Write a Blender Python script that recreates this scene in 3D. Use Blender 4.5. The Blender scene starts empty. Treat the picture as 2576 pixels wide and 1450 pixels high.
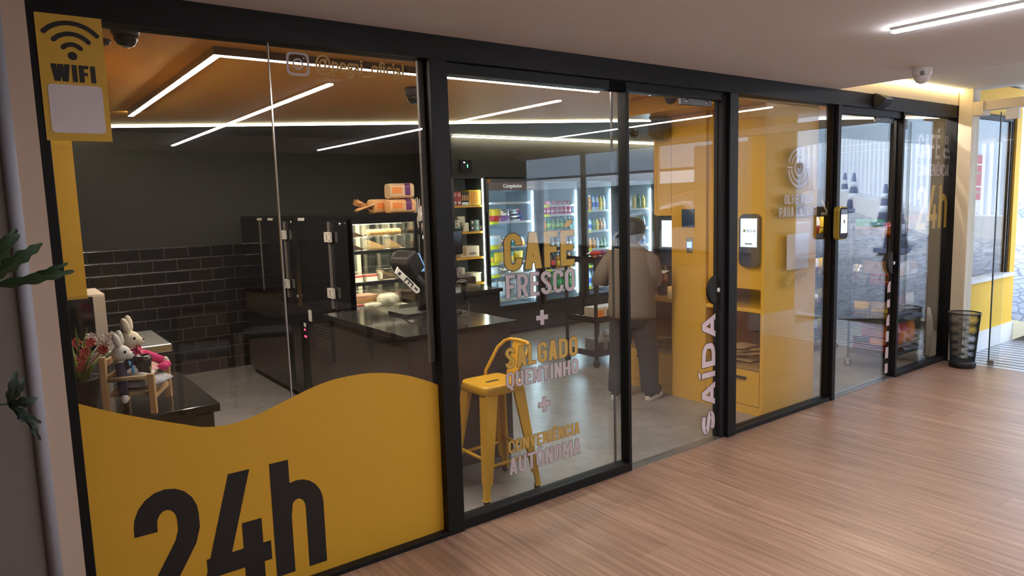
import bpy, math, random
from mathutils import Vector, Matrix
random.seed(7)
sc = bpy.context.scene
col = sc.collection
PI = math.pi

# ---------------------------------------------------------------- camera, world, exposure
IW, IH = 2576, 1450
FPX = 1771.7
YAW, PITCH, ROLL = math.radians(36.512), math.radians(6.863), math.radians(-1.690)
CAM = Vector((0.0, -2.818, 1.6))
cf = Vector((math.sin(YAW)*math.cos(PITCH), math.cos(YAW)*math.cos(PITCH), -math.sin(PITCH)))
cr = Vector((math.cos(YAW), -math.sin(YAW), 0))
cu = cr.cross(cf)
_c, _s = math.cos(ROLL), math.sin(ROLL)
cr, cu = _c*cr + _s*cu, -_s*cr + _c*cu
cam = bpy.data.cameras.new('camera')
camo = bpy.data.objects.new('camera', cam)
col.objects.link(camo)
cam.sensor_width = 36.0
cam.lens = FPX/IW*36.0
cam.clip_start = 0.05
cam.clip_end = 300
camo.matrix_world = Matrix(((cr.x, cu.x, -cf.x, CAM.x), (cr.y, cu.y, -cf.y, CAM.y), (cr.z, cu.z, -cf.z, CAM.z), (0, 0, 0, 1)))
sc.camera = camo

def at(px, py, X=None, Y=None, Z=None):
    """the point of a real plane (X=, Y= or Z=) that a photograph pixel looks at"""
    v = cf + cr*((px-IW/2)/FPX) - cu*((py-IH/2)/FPX)
    if X is not None: t = (X-CAM.x)/v.x
    elif Y is not None: t = (Y-CAM.y)/v.y
    else: t = (Z-CAM.z)/v.z
    return CAM + v*t

sc.view_settings.view_transform = 'Standard'
sc.view_settings.look = 'None'
sc.view_settings.gamma = 1.0
sc.view_settings.use_curve_mapping = False
sc.view_settings.exposure = 1.02
cy = sc.cycles
cy.max_bounces = 10; cy.diffuse_bounces = 4; cy.glossy_bounces = 4
cy.transmission_bounces = 6; cy.transparent_max_bounces = 40
cy.caustics_reflective = False; cy.caustics_refractive = False
cy.sample_clamp_indirect = 4.0
cy.use_denoising = True

world = bpy.data.worlds.new('daylight_sky')
sc.world = world
world.use_nodes = True
wn = world.node_tree
wn.nodes.clear()
wo = wn.nodes.new('ShaderNodeOutputWorld')
wb = wn.nodes.new('ShaderNodeBackground')
sky = wn.nodes.new('ShaderNodeTexSky')
sky.sky_type = 'NISHITA'
sky.sun_disc = False
sky.sun_elevation = math.radians(48)
sky.sun_rotation = math.radians(200)
sky.air_density = 1.0
sky.dust_density = 1.2
wn.links.new(sky.outputs[0], wb.inputs[0])
wb.inputs[1].default_value = 0.85
wn.links.new(wb.outputs[0], wo.inputs[0])

sun = bpy.data.lights.new('sun', 'SUN')
suno = bpy.data.objects.new('sun', sun)
col.objects.link(suno)
sun.energy = 2.6
sun.angle = math.radians(2.0)
sun.color = (0.93, 0.97, 1.0)
suno.rotation_euler = (math.radians(20), math.radians(-42), 0)

# lamp levels (shop strip and fridge levels also drive added, hidden lamps)
STRIP_CORRIDOR = 48.0
STRIP_SHOP = 88.0
LED_LINE = 9.0
FRIDGE_LED = 32.0
COVE = 5.0

# ---------------------------------------------------------------- materials
MATS = {}
def nd(t, k): return t.nodes.new(k)
def mat(name, c, rough=0.5, metal=0.0, c2=None, scale=8.0, bump=0.0, bscale=60.0, spec=0.5, emit=None, es=1.0, alpha=1.0, coat=0.0, det=4.0):
    if name in MATS: return MATS[name]
    m = bpy.data.materials.new(name); m.use_nodes = True
    t = m.node_tree; b = t.nodes['Principled BSDF']
    b.inputs['Roughness'].default_value = rough
    b.inputs['Metallic'].default_value = metal
    b.inputs['Specular IOR Level'].default_value = spec
    b.inputs['Coat Weight'].default_value = coat
    if c2 is None: c2 = tuple(min(1, x*0.9) for x in c)
    tc = nd(t, 'ShaderNodeTexCoord')
    nz = nd(t, 'ShaderNodeTexNoise'); nz.inputs['Scale'].default_value = scale; nz.inputs['Detail'].default_value = det
    t.links.new(tc.outputs['Object'], nz.inputs['Vector'])
    mx = nd(t, 'ShaderNodeMix'); mx.data_type = 'RGBA'
    mx.inputs[6].default_value = (*c, 1); mx.inputs[7].default_value = (*c2, 1)
    t.links.new(nz.outputs['Fac'], mx.inputs[0])
    t.links.new(mx.outputs[2], b.inputs['Base Color'])
    if bump:
        n2 = nd(t, 'ShaderNodeTexNoise'); n2.inputs['Scale'].default_value = bscale
        t.links.new(tc.outputs['Object'], n2.inputs['Vector'])
        bp = nd(t, 'ShaderNodeBump'); bp.inputs['Strength'].default_value = bump; bp.inputs['Distance'].default_value = 0.01
        t.links.new(n2.outputs['Fac'], bp.inputs['Height']); t.links.new(bp.outputs['Normal'], b.inputs['Normal'])
    if emit is not None:
        b.inputs['Emission Color'].default_value = (*emit, 1); b.inputs['Emission Strength'].default_value = es
    if alpha < 1: b.inputs['Alpha'].default_value = alpha
    MATS[name] = m
    return m
def lamp_mat(name, c, s):
    m = bpy.data.materials.new(name); m.use_nodes = True
    t = m.node_tree; t.nodes.clear()
    o = nd(t, 'ShaderNodeOutputMaterial'); e = nd(t, 'ShaderNodeEmission')
    e.inputs[0].default_value = (*c, 1); e.inputs[1].default_value = s
    t.links.new(e.outputs[0], o.inputs[0]); MATS[name] = m
    return m
def glass_mat(name, f0=0.05, tint=(0.97, 0.985, 0.98), rough=0.0, gain=1.0):
    """clear sheet: see-through with a mirror part that rises towards grazing (Schlick)"""
    m = bpy.data.materials.new(name); m.use_nodes = True
    t = m.node_tree; t.nodes.clear()
    o = nd(t, 'ShaderNodeOutputMaterial')
    tr = nd(t, 'ShaderNodeBsdfTransparent'); tr.inputs[0].default_value = (*tint, 1)
    gl = nd(t, 'ShaderNodeBsdfAnisotropic') if False else nd(t, 'ShaderNodeBsdfGlossy')
    gl.inputs['Roughness'].default_value = rough
    lw = nd(t, 'ShaderNodeLayerWeight'); lw.inputs[0].default_value = 0.5
    pw = nd(t, 'ShaderNodeMath'); pw.operation = 'POWER'; pw.inputs[1].default_value = 3.7
    t.links.new(lw.outputs['Facing'], pw.inputs[0])
    ma = nd(t, 'ShaderNodeMath'); ma.operation = 'MULTIPLY_ADD'; ma.use_clamp = True
    ma.inputs[1].default_value = (1-f0)*gain; ma.inputs[2].default_value = f0
    t.links.new(pw.outputs[0], ma.inputs[0])
    mx = nd(t, 'ShaderNodeMixShader')
    t.links.new(ma.outputs[0], mx.inputs[0]); t.links.new(tr.outputs[0], mx.inputs[1]); t.links.new(gl.outputs[0], mx.inputs[2])
    t.links.new(mx.outputs[0], o.inputs[0]); MATS[name] = m
    return m

# ---------------------------------------------------------------- mesh building
class MB:
    def __init__(s): s.v = []; s.f = []; s.mi = []; s.m = 0; s.sm = []; s.smooth = False; s.M = None
    def add(s, vs, fs):
        n = len(s.v)
        for v in vs:
            v = Vector(v)
            if s.M is not None: v = s.M @ v
            s.v.append(v)
        for f in fs:
            s.f.append([n+i for i in f]); s.mi.append(s.m); s.sm.append(s.smooth)
        return s
    def quad(s, a, b, c, d): return s.add([a, b, c, d], [(0, 1, 2, 3)])
    def box(s, x0, x1, y0, y1, z0, z1):
        return s.add([(x0,y0,z0),(x1,y0,z0),(x1,y1,z0),(x0,y1,z0),(x0,y0,z1),(x1,y0,z1),(x1,y1,z1),(x0,y1,z1)],
                     [(0,3,2,1),(4,5,6,7),(0,1,5,4),(1,2,6,5),(2,3,7,6),(3,0,4,7)])
    def rbox(s, x0, x1, y0, y1, z0, z1, r=0.01, n=3, ax='z'):
        """box with its four edges along one axis rounded"""
        P = {'z': (x0,x1,y0,y1,z0,z1), 'y': (x0,x1,z0,z1,y0,y1), 'x': (y0,y1,z0,z1,x0,x1)}[ax]
        a0,a1,b0,b1,c0,c1 = P
        r = min(r, (a1-a0)/2.01, (b1-b0)/2.01)
        pts = []
        for (cx, cy_, st) in ((a1-r,b1-r,0),(a0+r,b1-r,1),(a0+r,b0+r,2),(a1-r,b0+r,3)):
            for i in range(n+1):
                t = (st+i/n)*PI/2; pts.append((cx+r*math.cos(t), cy_+r*math.sin(t)))
        mp = {'z': lambda a,b,c: (a,b,c), 'y': lambda a,b,c: (a,c,b), 'x': lambda a,b,c: (c,a,b)}[ax]
        k = len(pts); vs = [mp(a,b,c0) for a,b in pts]+[mp(a,b,c1) for a,b in pts]
        fs = [tuple(range(k))[::-1], tuple(range(k,2*k))]+[(i,(i+1)%k,k+(i+1)%k,k+i) for i in range(k)]
        if ax == 'y': fs = [f[::-1] for f in fs]
        return s.add(vs, fs)
    def cyl(s, p0, p1, r0, r1=None, n=12, caps=True):
        if r1 is None: r1 = r0
        return s.tube([p0, p1], [r0, r1], n, caps)
    def tube(s, pts, r, n=8, caps=True, closed=False):
        pts = [Vector(p) for p in pts]; k = len(pts)
        rs = r if isinstance(r, (list, tuple)) else [r]*k
        d0 = (pts[1]-pts[0]).normalized()
        up = Vector((0,0,1)) if abs(d0.z) < 0.9 else Vector((1,0,0))
        nx = d0.cross(up).normalized(); vs = []
        for i, p in enumerate(pts):
            if closed: d = (pts[(i+1)%k]-pts[i-1]).normalized()
            elif i == 0: d = d0
            elif i == k-1: d = (pts[-1]-pts[-2]).normalized()
            else: d = ((pts[i]-pts[i-1]).normalized()+(pts[i+1]-pts[i]).normalized()).normalized()
            nx = (nx-d*nx.dot(d)).normalized(); ny = d.cross(nx)
            for j in range(n):
                a = 2*PI*j/n; vs.append(p+(nx*math.cos(a)+ny*math.sin(a))*rs[i])
        fs = []
        for i in range(k if closed else k-1):
            a, b = i*n, ((i+1)%k)*n
            for j in range(n): fs.append((a+j, a+(j+1)%n, b+(j+1)%n, b+j))
        if caps and not closed: fs += [tuple(range(n))[::-1], tuple(range((k-1)*n, k*n))]
        o = s.smooth; s.smooth = True; s.add(vs, fs); s.smooth = o
        return s
    def lathe(s, prof, c=(0,0,0), n=16, sx=1, sy=1):
        """profile of (radius, height), turned about the vertical through c"""
        vs = []; fs = []; k = len(prof)
        for r, z in prof:
            for j in range(n):
                a = 2*PI*j/n; vs.append((c[0]+r*sx*math.cos(a), c[1]+r*sy*math.sin(a), c[2]+z))
        for i in range(k-1):
            for j in range(n): fs.append((i*n+j, i*n+(j+1)%n, (i+1)*n+(j+1)%n, (i+1)*n+j))
        fs += [tuple(range(n))[::-1], tuple(range((k-1)*n, k*n))]
        o = s.smooth; s.smooth = True; s.add(vs, fs); s.smooth = o
        return s
    def ball(s, c, rx, ry=None, rz=None, n=14, m=9, R=None):
        ry = ry or rx; rz = rz or rx; vs = []; fs = []
        for i in range(1, m):
            t = PI*i/m
            for j in range(n):
                a = 2*PI*j/n; v = Vector((rx*math.sin(t)*math.cos(a), ry*math.sin(t)*math.sin(a), rz*math.cos(t)))
                vs.append(Vector(c)+(R @ v if R else v))
        tp = Vector((0,0,rz)); vs.append(Vector(c)+(R @ tp if R else tp)); vs.append(Vector(c)-(R @ tp if R else tp))
        for i in range(m-2):
            for j in range(n): fs.append((i*n+j, (i+1)*n+j, (i+1)*n+(j+1)%n, i*n+(j+1)%n))
        T, B = len(vs)-2, len(vs)-1
        for j in range(n): fs += [(T, j, (j+1)%n), (B, (m-2)*n+(j+1)%n, (m-2)*n+j)]
        o = s.smooth; s.smooth = True; s.add(vs, fs); s.smooth = o
        return s
    def prism(s, poly, f0, f1):
        """polygon given by two maps of its 2-D points onto the two end faces"""
        k = len(poly); vs = [f0(*p) for p in poly]+[f1(*p) for p in poly]
        return s.add(vs, [tuple(range(k)), tuple(range(k,2*k))[::-1]]+[(i,k+i,k+(i+1)%k,(i+1)%k) for i in range(k)])
    def grid(s, fn, nu, nv):
        vs = [fn(i/nu, j/nv) for j in range(nv+1) for i in range(nu+1)]
        fs = [(j*(nu+1)+i, j*(nu+1)+i+1, (j+1)*(nu+1)+i+1, (j+1)*(nu+1)+i) for j in range(nv) for i in range(nu)]
        return s.add(vs, fs)
    def build(s, name, mats, parent=None, bevel=0.0, kind=None, subsurf=0):
        if not isinstance(mats, (list, tuple)): mats = [mats]
        if parent is None:
            xs = [v.x for v in s.v]; ys = [v.y for v in s.v]; zs = [v.z for v in s.v]
            off = Vector(((min(xs)+max(xs))/2, (min(ys)+max(ys))/2, min(zs)))
        else:
            off = Vector((0,0,0)); p = parent
            while p: off += p.location; p = p.parent
        me = bpy.data.meshes.new(name)
        me.from_pydata([v-off for v in s.v], [], s.f)
        for m in mats: me.materials.append(m)
        me.polygons.foreach_set('material_index', s.mi)
        me.polygons.foreach_set('use_smooth', s.sm)
        me.update()
        o = bpy.data.objects.new(name, me); col.objects.link(o)
        if parent is None: o.location = off
        else: o.parent = parent
        if bevel:
            b = o.modifiers.new('bevel', 'BEVEL'); b.width = bevel; b.segments = 2; b.limit_method = 'ANGLE'
        if subsurf:
            b = o.modifiers.new('subsurf', 'SUBSURF'); b.levels = subsurf; b.render_levels = subsurf
        if kind: o['kind'] = kind
        return o
def tag(o, label, cat, group=None):
    o['label'] = label; o['category'] = cat
    if group: o['group'] = group
    return o
def empty(name, loc, label=None, cat=None, group=None):
    o = bpy.data.objects.new(name, None); col.objects.link(o); o.location = loc
    o.empty_display_size = 0.1
    if label: tag(o, label, cat, group)
    return o
def struct(name, mb, m, parent=None, **k):
    o = mb.build(name, m, parent, **k)
    if parent is None: o['kind'] = 'structure'
    return o
def dup(o, loc=None, rz=None, label=None, parent=None):
    c = o.copy(); col.objects.link(c)
    if parent is not None: c.parent = parent
    if loc is not None: c.location = loc
    if rz is not None: c.rotation_euler[2] = rz
    if label: c['label'] = label
    for ch in list(o.children): dup(ch, parent=c)
    return c
def B(*a):
    return MB().box(*a)
def part(name, m, parent, *boxes, bevel=0.0):
    mb = MB()
    for b in boxes: mb.box(*b)
    return mb.build(name, m, parent, bevel=bevel)

# ---------------------------------------------------------------- condensed stroke lettering
def arc(cx, cy_, rx, ry, a0, a1, n=10):
    return [(cx+rx*math.cos(math.radians(a0+(a1-a0)*i/n)), cy_+ry*math.sin(math.radians(a0+(a1-a0)*i/n))) for i in range(n+1)]
def glyph(ch, w, t):
    """strokes of a capital of height 1: ('L', open line) ('O', closed line) ('P', x0, y0, x1, y1) slanted bar with level ends"""
    h = t/2; L, R, Bt, T = h, w-h, h, 1-h; m = w/2; r = (R-L)/2; ry = min(r*1.15, 0.24)
    acc = None; base = ch
    for k, v in {'É': ('E','a'), 'Á': ('A','a'), 'Í': ('I','a'), 'Ê': ('E','c'), 'Ô': ('O','c')}.items():
        if ch == k: base, acc = v
    g = []
    if base == 'A': g = [('P',h*1.05,0,m-h*.15,1), ('P',w-h*1.05,0,m+h*.15,1), ('L',[(w*.24,.25),(w*.76,.25)])]
    elif base == 'V': g = [('P',h*1.05,1,m-h*.1,0), ('P',w-h*1.05,1,m+h*.1,0)]
    elif base == 'C': g = [('L',[(R,.68),(R,T-ry)]+arc(m,T-ry,r,ry,0,180)+arc(m,Bt+ry,r,ry,180,360)+[(R,.32)])]
    elif base == 'G': g = [('L',[(R,.70),(R,T-ry)]+arc(m,T-ry,r,ry,0,180)+arc(m,Bt+ry,r,ry,180,360)+[(R,.5)]), ('L',[(w,.5-h*.0),(m*.95,.5-h*.0)])]
    elif base in 'OQ':
        g = [('O',arc(m,T-ry,r,ry,0,180)+arc(m,Bt+ry,r,ry,180,360))]
        if base == 'Q': g.append(('P',m,.16,w*.72,-.17))
    elif base == 'D': g = [('O',[(L,Bt),(L,T)]+arc(R-r*1.2,T-ry,r*1.2,ry,90,0)+arc(R-r*1.2,Bt+ry,r*1.2,ry,0,-90))]
    elif base == 'E': g = [('L',[(L,0),(L,1)]), ('L',[(L,T),(w,T)]), ('L',[(L,Bt),(w,Bt)]), ('L',[(L,.51),(w*.92,.51)])]
    elif base == 'F': g = [('L',[(L,0),(L,1)]), ('L',[(L,T),(w,T)]), ('L',[(L,.49),(w*.9,.49)])]
    elif base == 'L': g = [('L',[(L,0),(L,1)]), ('L',[(L,Bt),(w,Bt)])]
    elif base == 'T': g = [('L',[(m,0),(m,1)]), ('L',[(0,T),(w,T)])]
    elif base == 'I': g = [('L',[(m,0),(m,1)])]
    elif base == 'H': g = [('L',[(L,0),(L,1)]), ('L',[(R,0),(R,1)]), ('L',[(L,.5),(R,.5)])]
    elif base == 'U': g = [('L',[(L,1)]+arc(m,Bt+ry,r,ry,180,360)+[(R,1)])]
    elif base == 'N': g = [('L',[(L,0),(L,1)]), ('L',[(R,0),(R,1)]), ('P',L+h*.25,1,R-h*.25,0)]
    elif base == 'M': g = [('L',[(L,0),(L,1)]), ('L',[(R,0),(R,1)]), ('P',L+h*.2,1,m,.28), ('P',R-h*.2,1,m,.28)]
    elif base == 'W': g = [('P',h,1,w*.27,0), ('P',m,1,w*.30,0), ('P',m,1,w*.70,0), ('P',w-h,1,w*.73,0)]
    elif base == 'P': g = [('L',[(L,0),(L,1)]), ('O',[(L,.42),(L,T)]+arc(R-r,T-.2,r,.2,90,0)+arc(R-r,.62,r,.2,0,-90))]
    elif base == 'R': g = [('L',[(L,0),(L,1)]), ('O',[(L,.45),(L,T)]+arc(R-r,T-.2,r,.2,90,0)+arc(R-r,.65,r,.2,0,-90)), ('P',m,.5,R+h*.1,0)]
    elif base == 'S':
        ya, yb = T-ry, Bt+ry
        mid = [(L+(R-L)*(q*q*(3-2*q)), ya+(yb-ya)*q) for q in [k/10 for k in range(1,10)]]
        g = [('L',([(R,ya-.03)]+arc(m,ya,r,ry,0,180) if w < .7 else arc(m,ya,r,ry,42,180))+mid+(arc(m,yb,r,ry,0,-180)+[(L,yb+.03)] if w < .7 else arc(m,yb,r,ry,0,-138)))]
    elif base == '2': g = [('L',[(L,.68),(L,T-ry)]+arc(m,T-ry,r,ry,180,0)+[(R,.64),(R-.03,.54),(L+h*.2,.12)]), ('L',[(0,Bt),(w,Bt)])]
    elif base == '4': g = [('P',m+h*.5,1,h*.9,.2), ('L',[(0,.26),(w,.26)]), ('L',[(w*.72,0),(w*.72,.56)])]
    elif base == 'h': g = [('L',[(L,0),(L,1)]), ('L',[(L,.5)]+arc(m,.72-ry,r,ry,150,0)+[(R,0)])]
    elif base == '+': g = [('L',[(0,.5),(w,.5)]), ('L',[(m,.5-w*.5),(m,.5+w*.5)])]
    elif base == '&': g = [('L',[(R,.42),(R-.02,.26)]+arc(m*.86,.25,r*.9,.25-h,-10,-180)+[(L,.34),(m*.9,.56),(m*1.25,.72)]+arc(m*.95,T-.12,r*.55,.12,0,180)+[(m*.5,.72),(R+h*.5,.02)])]
    elif base == '-': g = [('L',[(w*.15,.45),(w*.85,.45)])]
    elif base == '.': g = [('L',[(m-h,h),(m+h,h)])]
    if acc == 'a': g.append(('P',m-t*.15,1.09,m+t*.55,1.27))
    if acc == 'c': g += [('P',m-t*.75,1.08,m-t*.1,1.22), ('P',m+t*.75,1.08,m+t*.1,1.22)]
    return g
WID = {'I': .22, 'M': .62, 'W': .74, 'L': .40, 'E': .40, 'F': .39, 'T': .44, '&': .56, ' ': .18, '-': .3, '.': .2, '4': .52, 'h': .48, '2': .47, '+': .6}
LIFT = Vector((0,-0.00009,0))                                        # crossing strokes of a letter lie on one another, not in one plane
def text_strokes(mb, txt, t, e, put, wid=None, gap=0.075, scale_w=1.0):
    """adds flat letter shapes grown by e; put(u, v) maps em units to the surface. Returns the width"""
    x = 0.0; put_ = put; ns = 0
    for ch in txt:
        b0 = {'É':'E','Á':'A','Í':'I','Ê':'E','Ô':'O'}.get(ch, ch)
        w = (WID.get(b0, .46))*scale_w
        if b0 == 'I': w = t
        if ch != ' ':
            for gi, g in enumerate(glyph(ch, w, t)):
                def put(u, v, k=gi): return put_(u, v)+LIFT*k
                if g[0] == 'P':
                    _, x0, y0, x1, y1 = g; th = t*(1.06 if abs(x1-x0) < .5 else 1.2)/2+e
                    s_ = 1 if y1 > y0 else -1
                    sl = (x1-x0)/(y1-y0)
                    ya, yb = y0-s_*e, y1+s_*e; xa, xb = x0-s_*e*sl, x1+s_*e*sl
                    mb.quad(put(x+xa-th,ya), put(x+xa+th,ya), put(x+xb+th,yb), put(x+xb-th,yb))
                else:
                    pts = g[1]; cl = g[0] == 'O'; hw = t/2+e
                    q = [pts[0]]
                    for p in pts[1:]:
                        if math.hypot(p[0]-q[-1][0], p[1]-q[-1][1]) > 1e-4: q.append(p)
                    if cl and math.hypot(q[0][0]-q[-1][0], q[0][1]-q[-1][1]) < 1e-4: q.pop()
                    n = len(q); l_ = []; r_ = []
                    for i, p in enumerate(q):
                        a = q[i-1] if (i > 0 or cl) else None; c = q[(i+1) % n] if (i < n-1 or cl) else None
                        if a is not None: d1 = ((p[0]-a[0]), (p[1]-a[1])); k = math.hypot(*d1); d1 = (d1[0]/k, d1[1]/k)
                        if c is not None: d2 = ((c[0]-p[0]), (c[1]-p[1])); k = math.hypot(*d2); d2 = (d2[0]/k, d2[1]/k)
                        if a is None: d1 = d2; p = (p[0]-d2[0]*e, p[1]-d2[1]*e)
                        if c is None: d2 = d1; p = (p[0]+d1[0]*e, p[1]+d1[1]*e)
                        n1 = (-d1[1], d1[0]); n2 = (-d2[1], d2[0])
                        mx, my = n1[0]+n2[0], n1[1]+n2[1]; k = math.hypot(mx, my) or 1; mx, my = mx/k, my/k
                        ml = hw/max(.5, mx*n1[0]+my*n1[1])
                        l_.append((x+p[0]+mx*ml, p[1]+my*ml)); r_.append((x+p[0]-mx*ml, p[1]-my*ml))
                    for i in range(n if cl else n-1):
                        j = (i+1) % n
                        mb.quad(put(*l_[i]), put(*r_[i]), put(*r_[j]), put(*l_[j]))
        x += w+gap
    return x-gap
def text_width(txt, t, scale_w=1.0, gap=0.075):
    x = 0
    for ch in txt:
        b0 = {'É':'E','Á':'A','Í':'I','Ê':'E','Ô':'O'}.get(ch, ch)
        x += (t if b0 == 'I' else WID.get(b0, .46)*scale_w)+gap
    return x-gap
def lettering(name, txt, tl, bl, tr, br, m, medge, parent, t=0.15, e=0.012, n=Vector((0,-1,0)), lift=0.0006):
    """one line of cut lettering filling the quadrilateral tl bl tr br (cap height); a dark rim behind it"""
    w = text_width(txt, t)
    def put_at(o):
        def put(u, v):
            a = u/w; lo = bl.lerp(br, a); hi = tl.lerp(tr, a)
            return lo+(hi-lo)*v+n*o
        return put
    if medge is not None:
        mb = MB(); mb.m = 0; text_strokes(mb, txt, t, 0.0, put_at(lift*2)); mb.m = 1; text_strokes(mb, txt, t, e, put_at(lift))
        return mb.build(name, [m, medge], parent)
    mb = MB(); text_strokes(mb, txt, t, 0.0, put_at(lift*2))
    return mb.build(name, m, parent)
def font_text(name, txt, loc, size, m, parent=None, rot=(PI/2,0,0), sx=1.0, bold=0.0, align='LEFT', extrude=0.0005):
    """small printed words in Blender's own typeface, turned into a mesh"""
    cu_ = bpy.data.curves.new(name, 'FONT'); cu_.body = txt; cu_.size = size; cu_.offset = bold; cu_.extrude = extrude
    cu_.align_x = align; cu_.resolution_u = 3
    o = bpy.data.objects.new('tmp', cu_); col.objects.link(o)
    me = bpy.data.meshes.new_from_object(o)
    bpy.data.objects.remove(o); bpy.data.curves.remove(cu_)
    me.materials.clear(); me.materials.append(m)
    me.name = name
    o = bpy.data.objects.new(name, me); col.objects.link(o)
    off = Vector((0,0,0)); p = parent
    while p: off += p.location; p = p.parent
    o.parent = parent; o.location = Vector(loc)-off; o.rotation_euler = rot; o.scale = (sx, 1, 1)
    return o
# ================================================================ SETTING MATERIALS
black_frame = mat('black_powder_coat', (0.006,0.006,0.007), 0.5, c2=(0.008,0.008,0.009), spec=0.25)
black_rubber = mat('black_rubber', (0.008,0.008,0.009), 0.7)
grey_alu = mat('brushed_aluminium', (0.42,0.40,0.38), 0.38, 0.8, bump=0.05, bscale=200)
glass = glass_mat('window_glass', 0.045, (0.955,0.965,0.96))
thin_glass = glass_mat('thin_glass', 0.03, (0.97,0.98,0.98))
ceil_white = mat('ceiling_paint', (0.80,0.83,0.87), 0.9, c2=(0.78,0.81,0.85), scale=2)
recess_white = mat('recess_paint', (0.78,0.80,0.78), 0.9)
cream = mat('cream_paint', (0.80,0.70,0.52), 0.7)
beige_wall = mat('beige_wall_paint', (0.60,0.47,0.37), 0.85, c2=(0.56,0.44,0.36), scale=3, bump=0.04, bscale=120)
grey_wall = mat('grey_wall_paint', (0.22,0.20,0.18), 0.9, c2=(0.17,0.155,0.14), scale=3)
back_dark = mat('dark_corridor_paint', (0.075,0.070,0.066), 0.9)
blue_grey = mat('blue_grey_trim', (0.36,0.38,0.44), 0.6)
yellow_ceil = mat('yellow_ceiling_paint', (0.86,0.42,0.06), 0.5, c2=(0.84,0.40,0.055), scale=2)
dark_wall = mat('charcoal_wall_paint', (0.046,0.042,0.041), 0.8, c2=(0.039,0.036,0.036), scale=1.5)
blue_ceil = mat('slate_ceiling_paint', (0.13,0.16,0.19), 0.8)
yellow_lam = mat('yellow_laminate', (0.78,0.44,0.05), 0.32, c2=(0.75,0.42,0.045), scale=2)
yellow_vinyl = mat('yellow_vinyl_film', (0.66,0.37,0.028), 0.5, c2=(0.64,0.355,0.026), scale=1.2)
black_vinyl = mat('black_vinyl_film', (0.012,0.011,0.010), 0.5)
pink_vinyl = mat('pale_lilac_vinyl_film', (0.82,0.70,0.76), 0.5)
gold_vinyl = mat('amber_vinyl_film', (0.86,0.53,0.09), 0.5)
white_sign = mat('white_print', (0.72,0.66,0.70), 0.6)
granite = mat('black_granite', (0.008,0.008,0.008), 0.10, c2=(0.034,0.032,0.030), scale=260, det=1, spec=0.35)
steel = mat('stainless_steel', (0.62,0.60,0.57), 0.28, 1.0)
chrome = mat('chrome', (0.8,0.8,0.8), 0.12, 1.0)
white_paint = mat('white_paint', (0.80,0.80,0.80), 0.5)
yellow_wall = mat('yellow_exterior_paint', (0.80,0.50,0.06), 0.7, c2=(0.77,0.47,0.05), scale=2)

def wood_floor():
    m = bpy.data.materials.new('pink_oak_planks'); m.use_nodes = True; t = m.node_tree; b = t.nodes['Principled BSDF']
    tc = nd(t,'ShaderNodeTexCoord'); mp = nd(t,'ShaderNodeMapping'); mp.inputs['Rotation'].default_value = (0,0,PI/2)
    t.links.new(tc.outputs['Object'], mp.inputs['Vector'])
    br = nd(t,'ShaderNodeTexBrick'); br.inputs['Scale'].default_value = 1.0; br.offset = 0.37
    br.inputs['Brick Width'].default_value = 1.28; br.inputs['Row Height'].default_value = 0.195
    br.inputs['Mortar Size'].default_value = 0.0012; br.inputs['Mortar Smooth'].default_value = 0.3
    br.inputs['Color1'].default_value = (0.42,0.275,0.20,1); br.inputs['Color2'].default_value = (0.35,0.225,0.16,1); br.inputs['Mortar'].default_value = (0.20,0.11,0.075,1)
    t.links.new(mp.outputs[0], br.inputs['Vector'])
    m2 = nd(t,'ShaderNodeMapping'); m2.inputs['Scale'].default_value = (26,1.1,1)
    t.links.new(tc.outputs['Object'], m2.inputs['Vector'])
    nz = nd(t,'ShaderNodeTexNoise'); nz.inputs['Scale'].default_value = 1.6; nz.inputs['Detail'].default_value = 7; nz.inputs['Roughness'].default_value = 0.62; nz.inputs['Distortion'].default_value = 0.6
    t.links.new(m2.outputs[0], nz.inputs['Vector'])
    rp = nd(t,'ShaderNodeValToRGB'); rp.color_ramp.elements[0].position = 0.36; rp.color_ramp.elements[0].color = (0.62,0.56,0.52,1)
    rp.color_ramp.elements[1].position = 0.66; rp.color_ramp.elements[1].color = (1.16,1.14,1.12,1)
    t.links.new(nz.outputs['Fac'], rp.inputs[0])
    mx = nd(t,'ShaderNodeMix'); mx.data_type = 'RGBA'; mx.blend_type = 'MULTIPLY'; mx.inputs[0].default_value = 0.9
    t.links.new(br.outputs['Color'], mx.inputs[6]); t.links.new(rp.outputs[0], mx.inputs[7])
    t.links.new(mx.outputs[2], b.inputs['Base Color'])
    b.inputs['Roughness'].default_value = 0.36; b.inputs['Specular IOR Level'].default_value = 0.5
    return m
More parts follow.
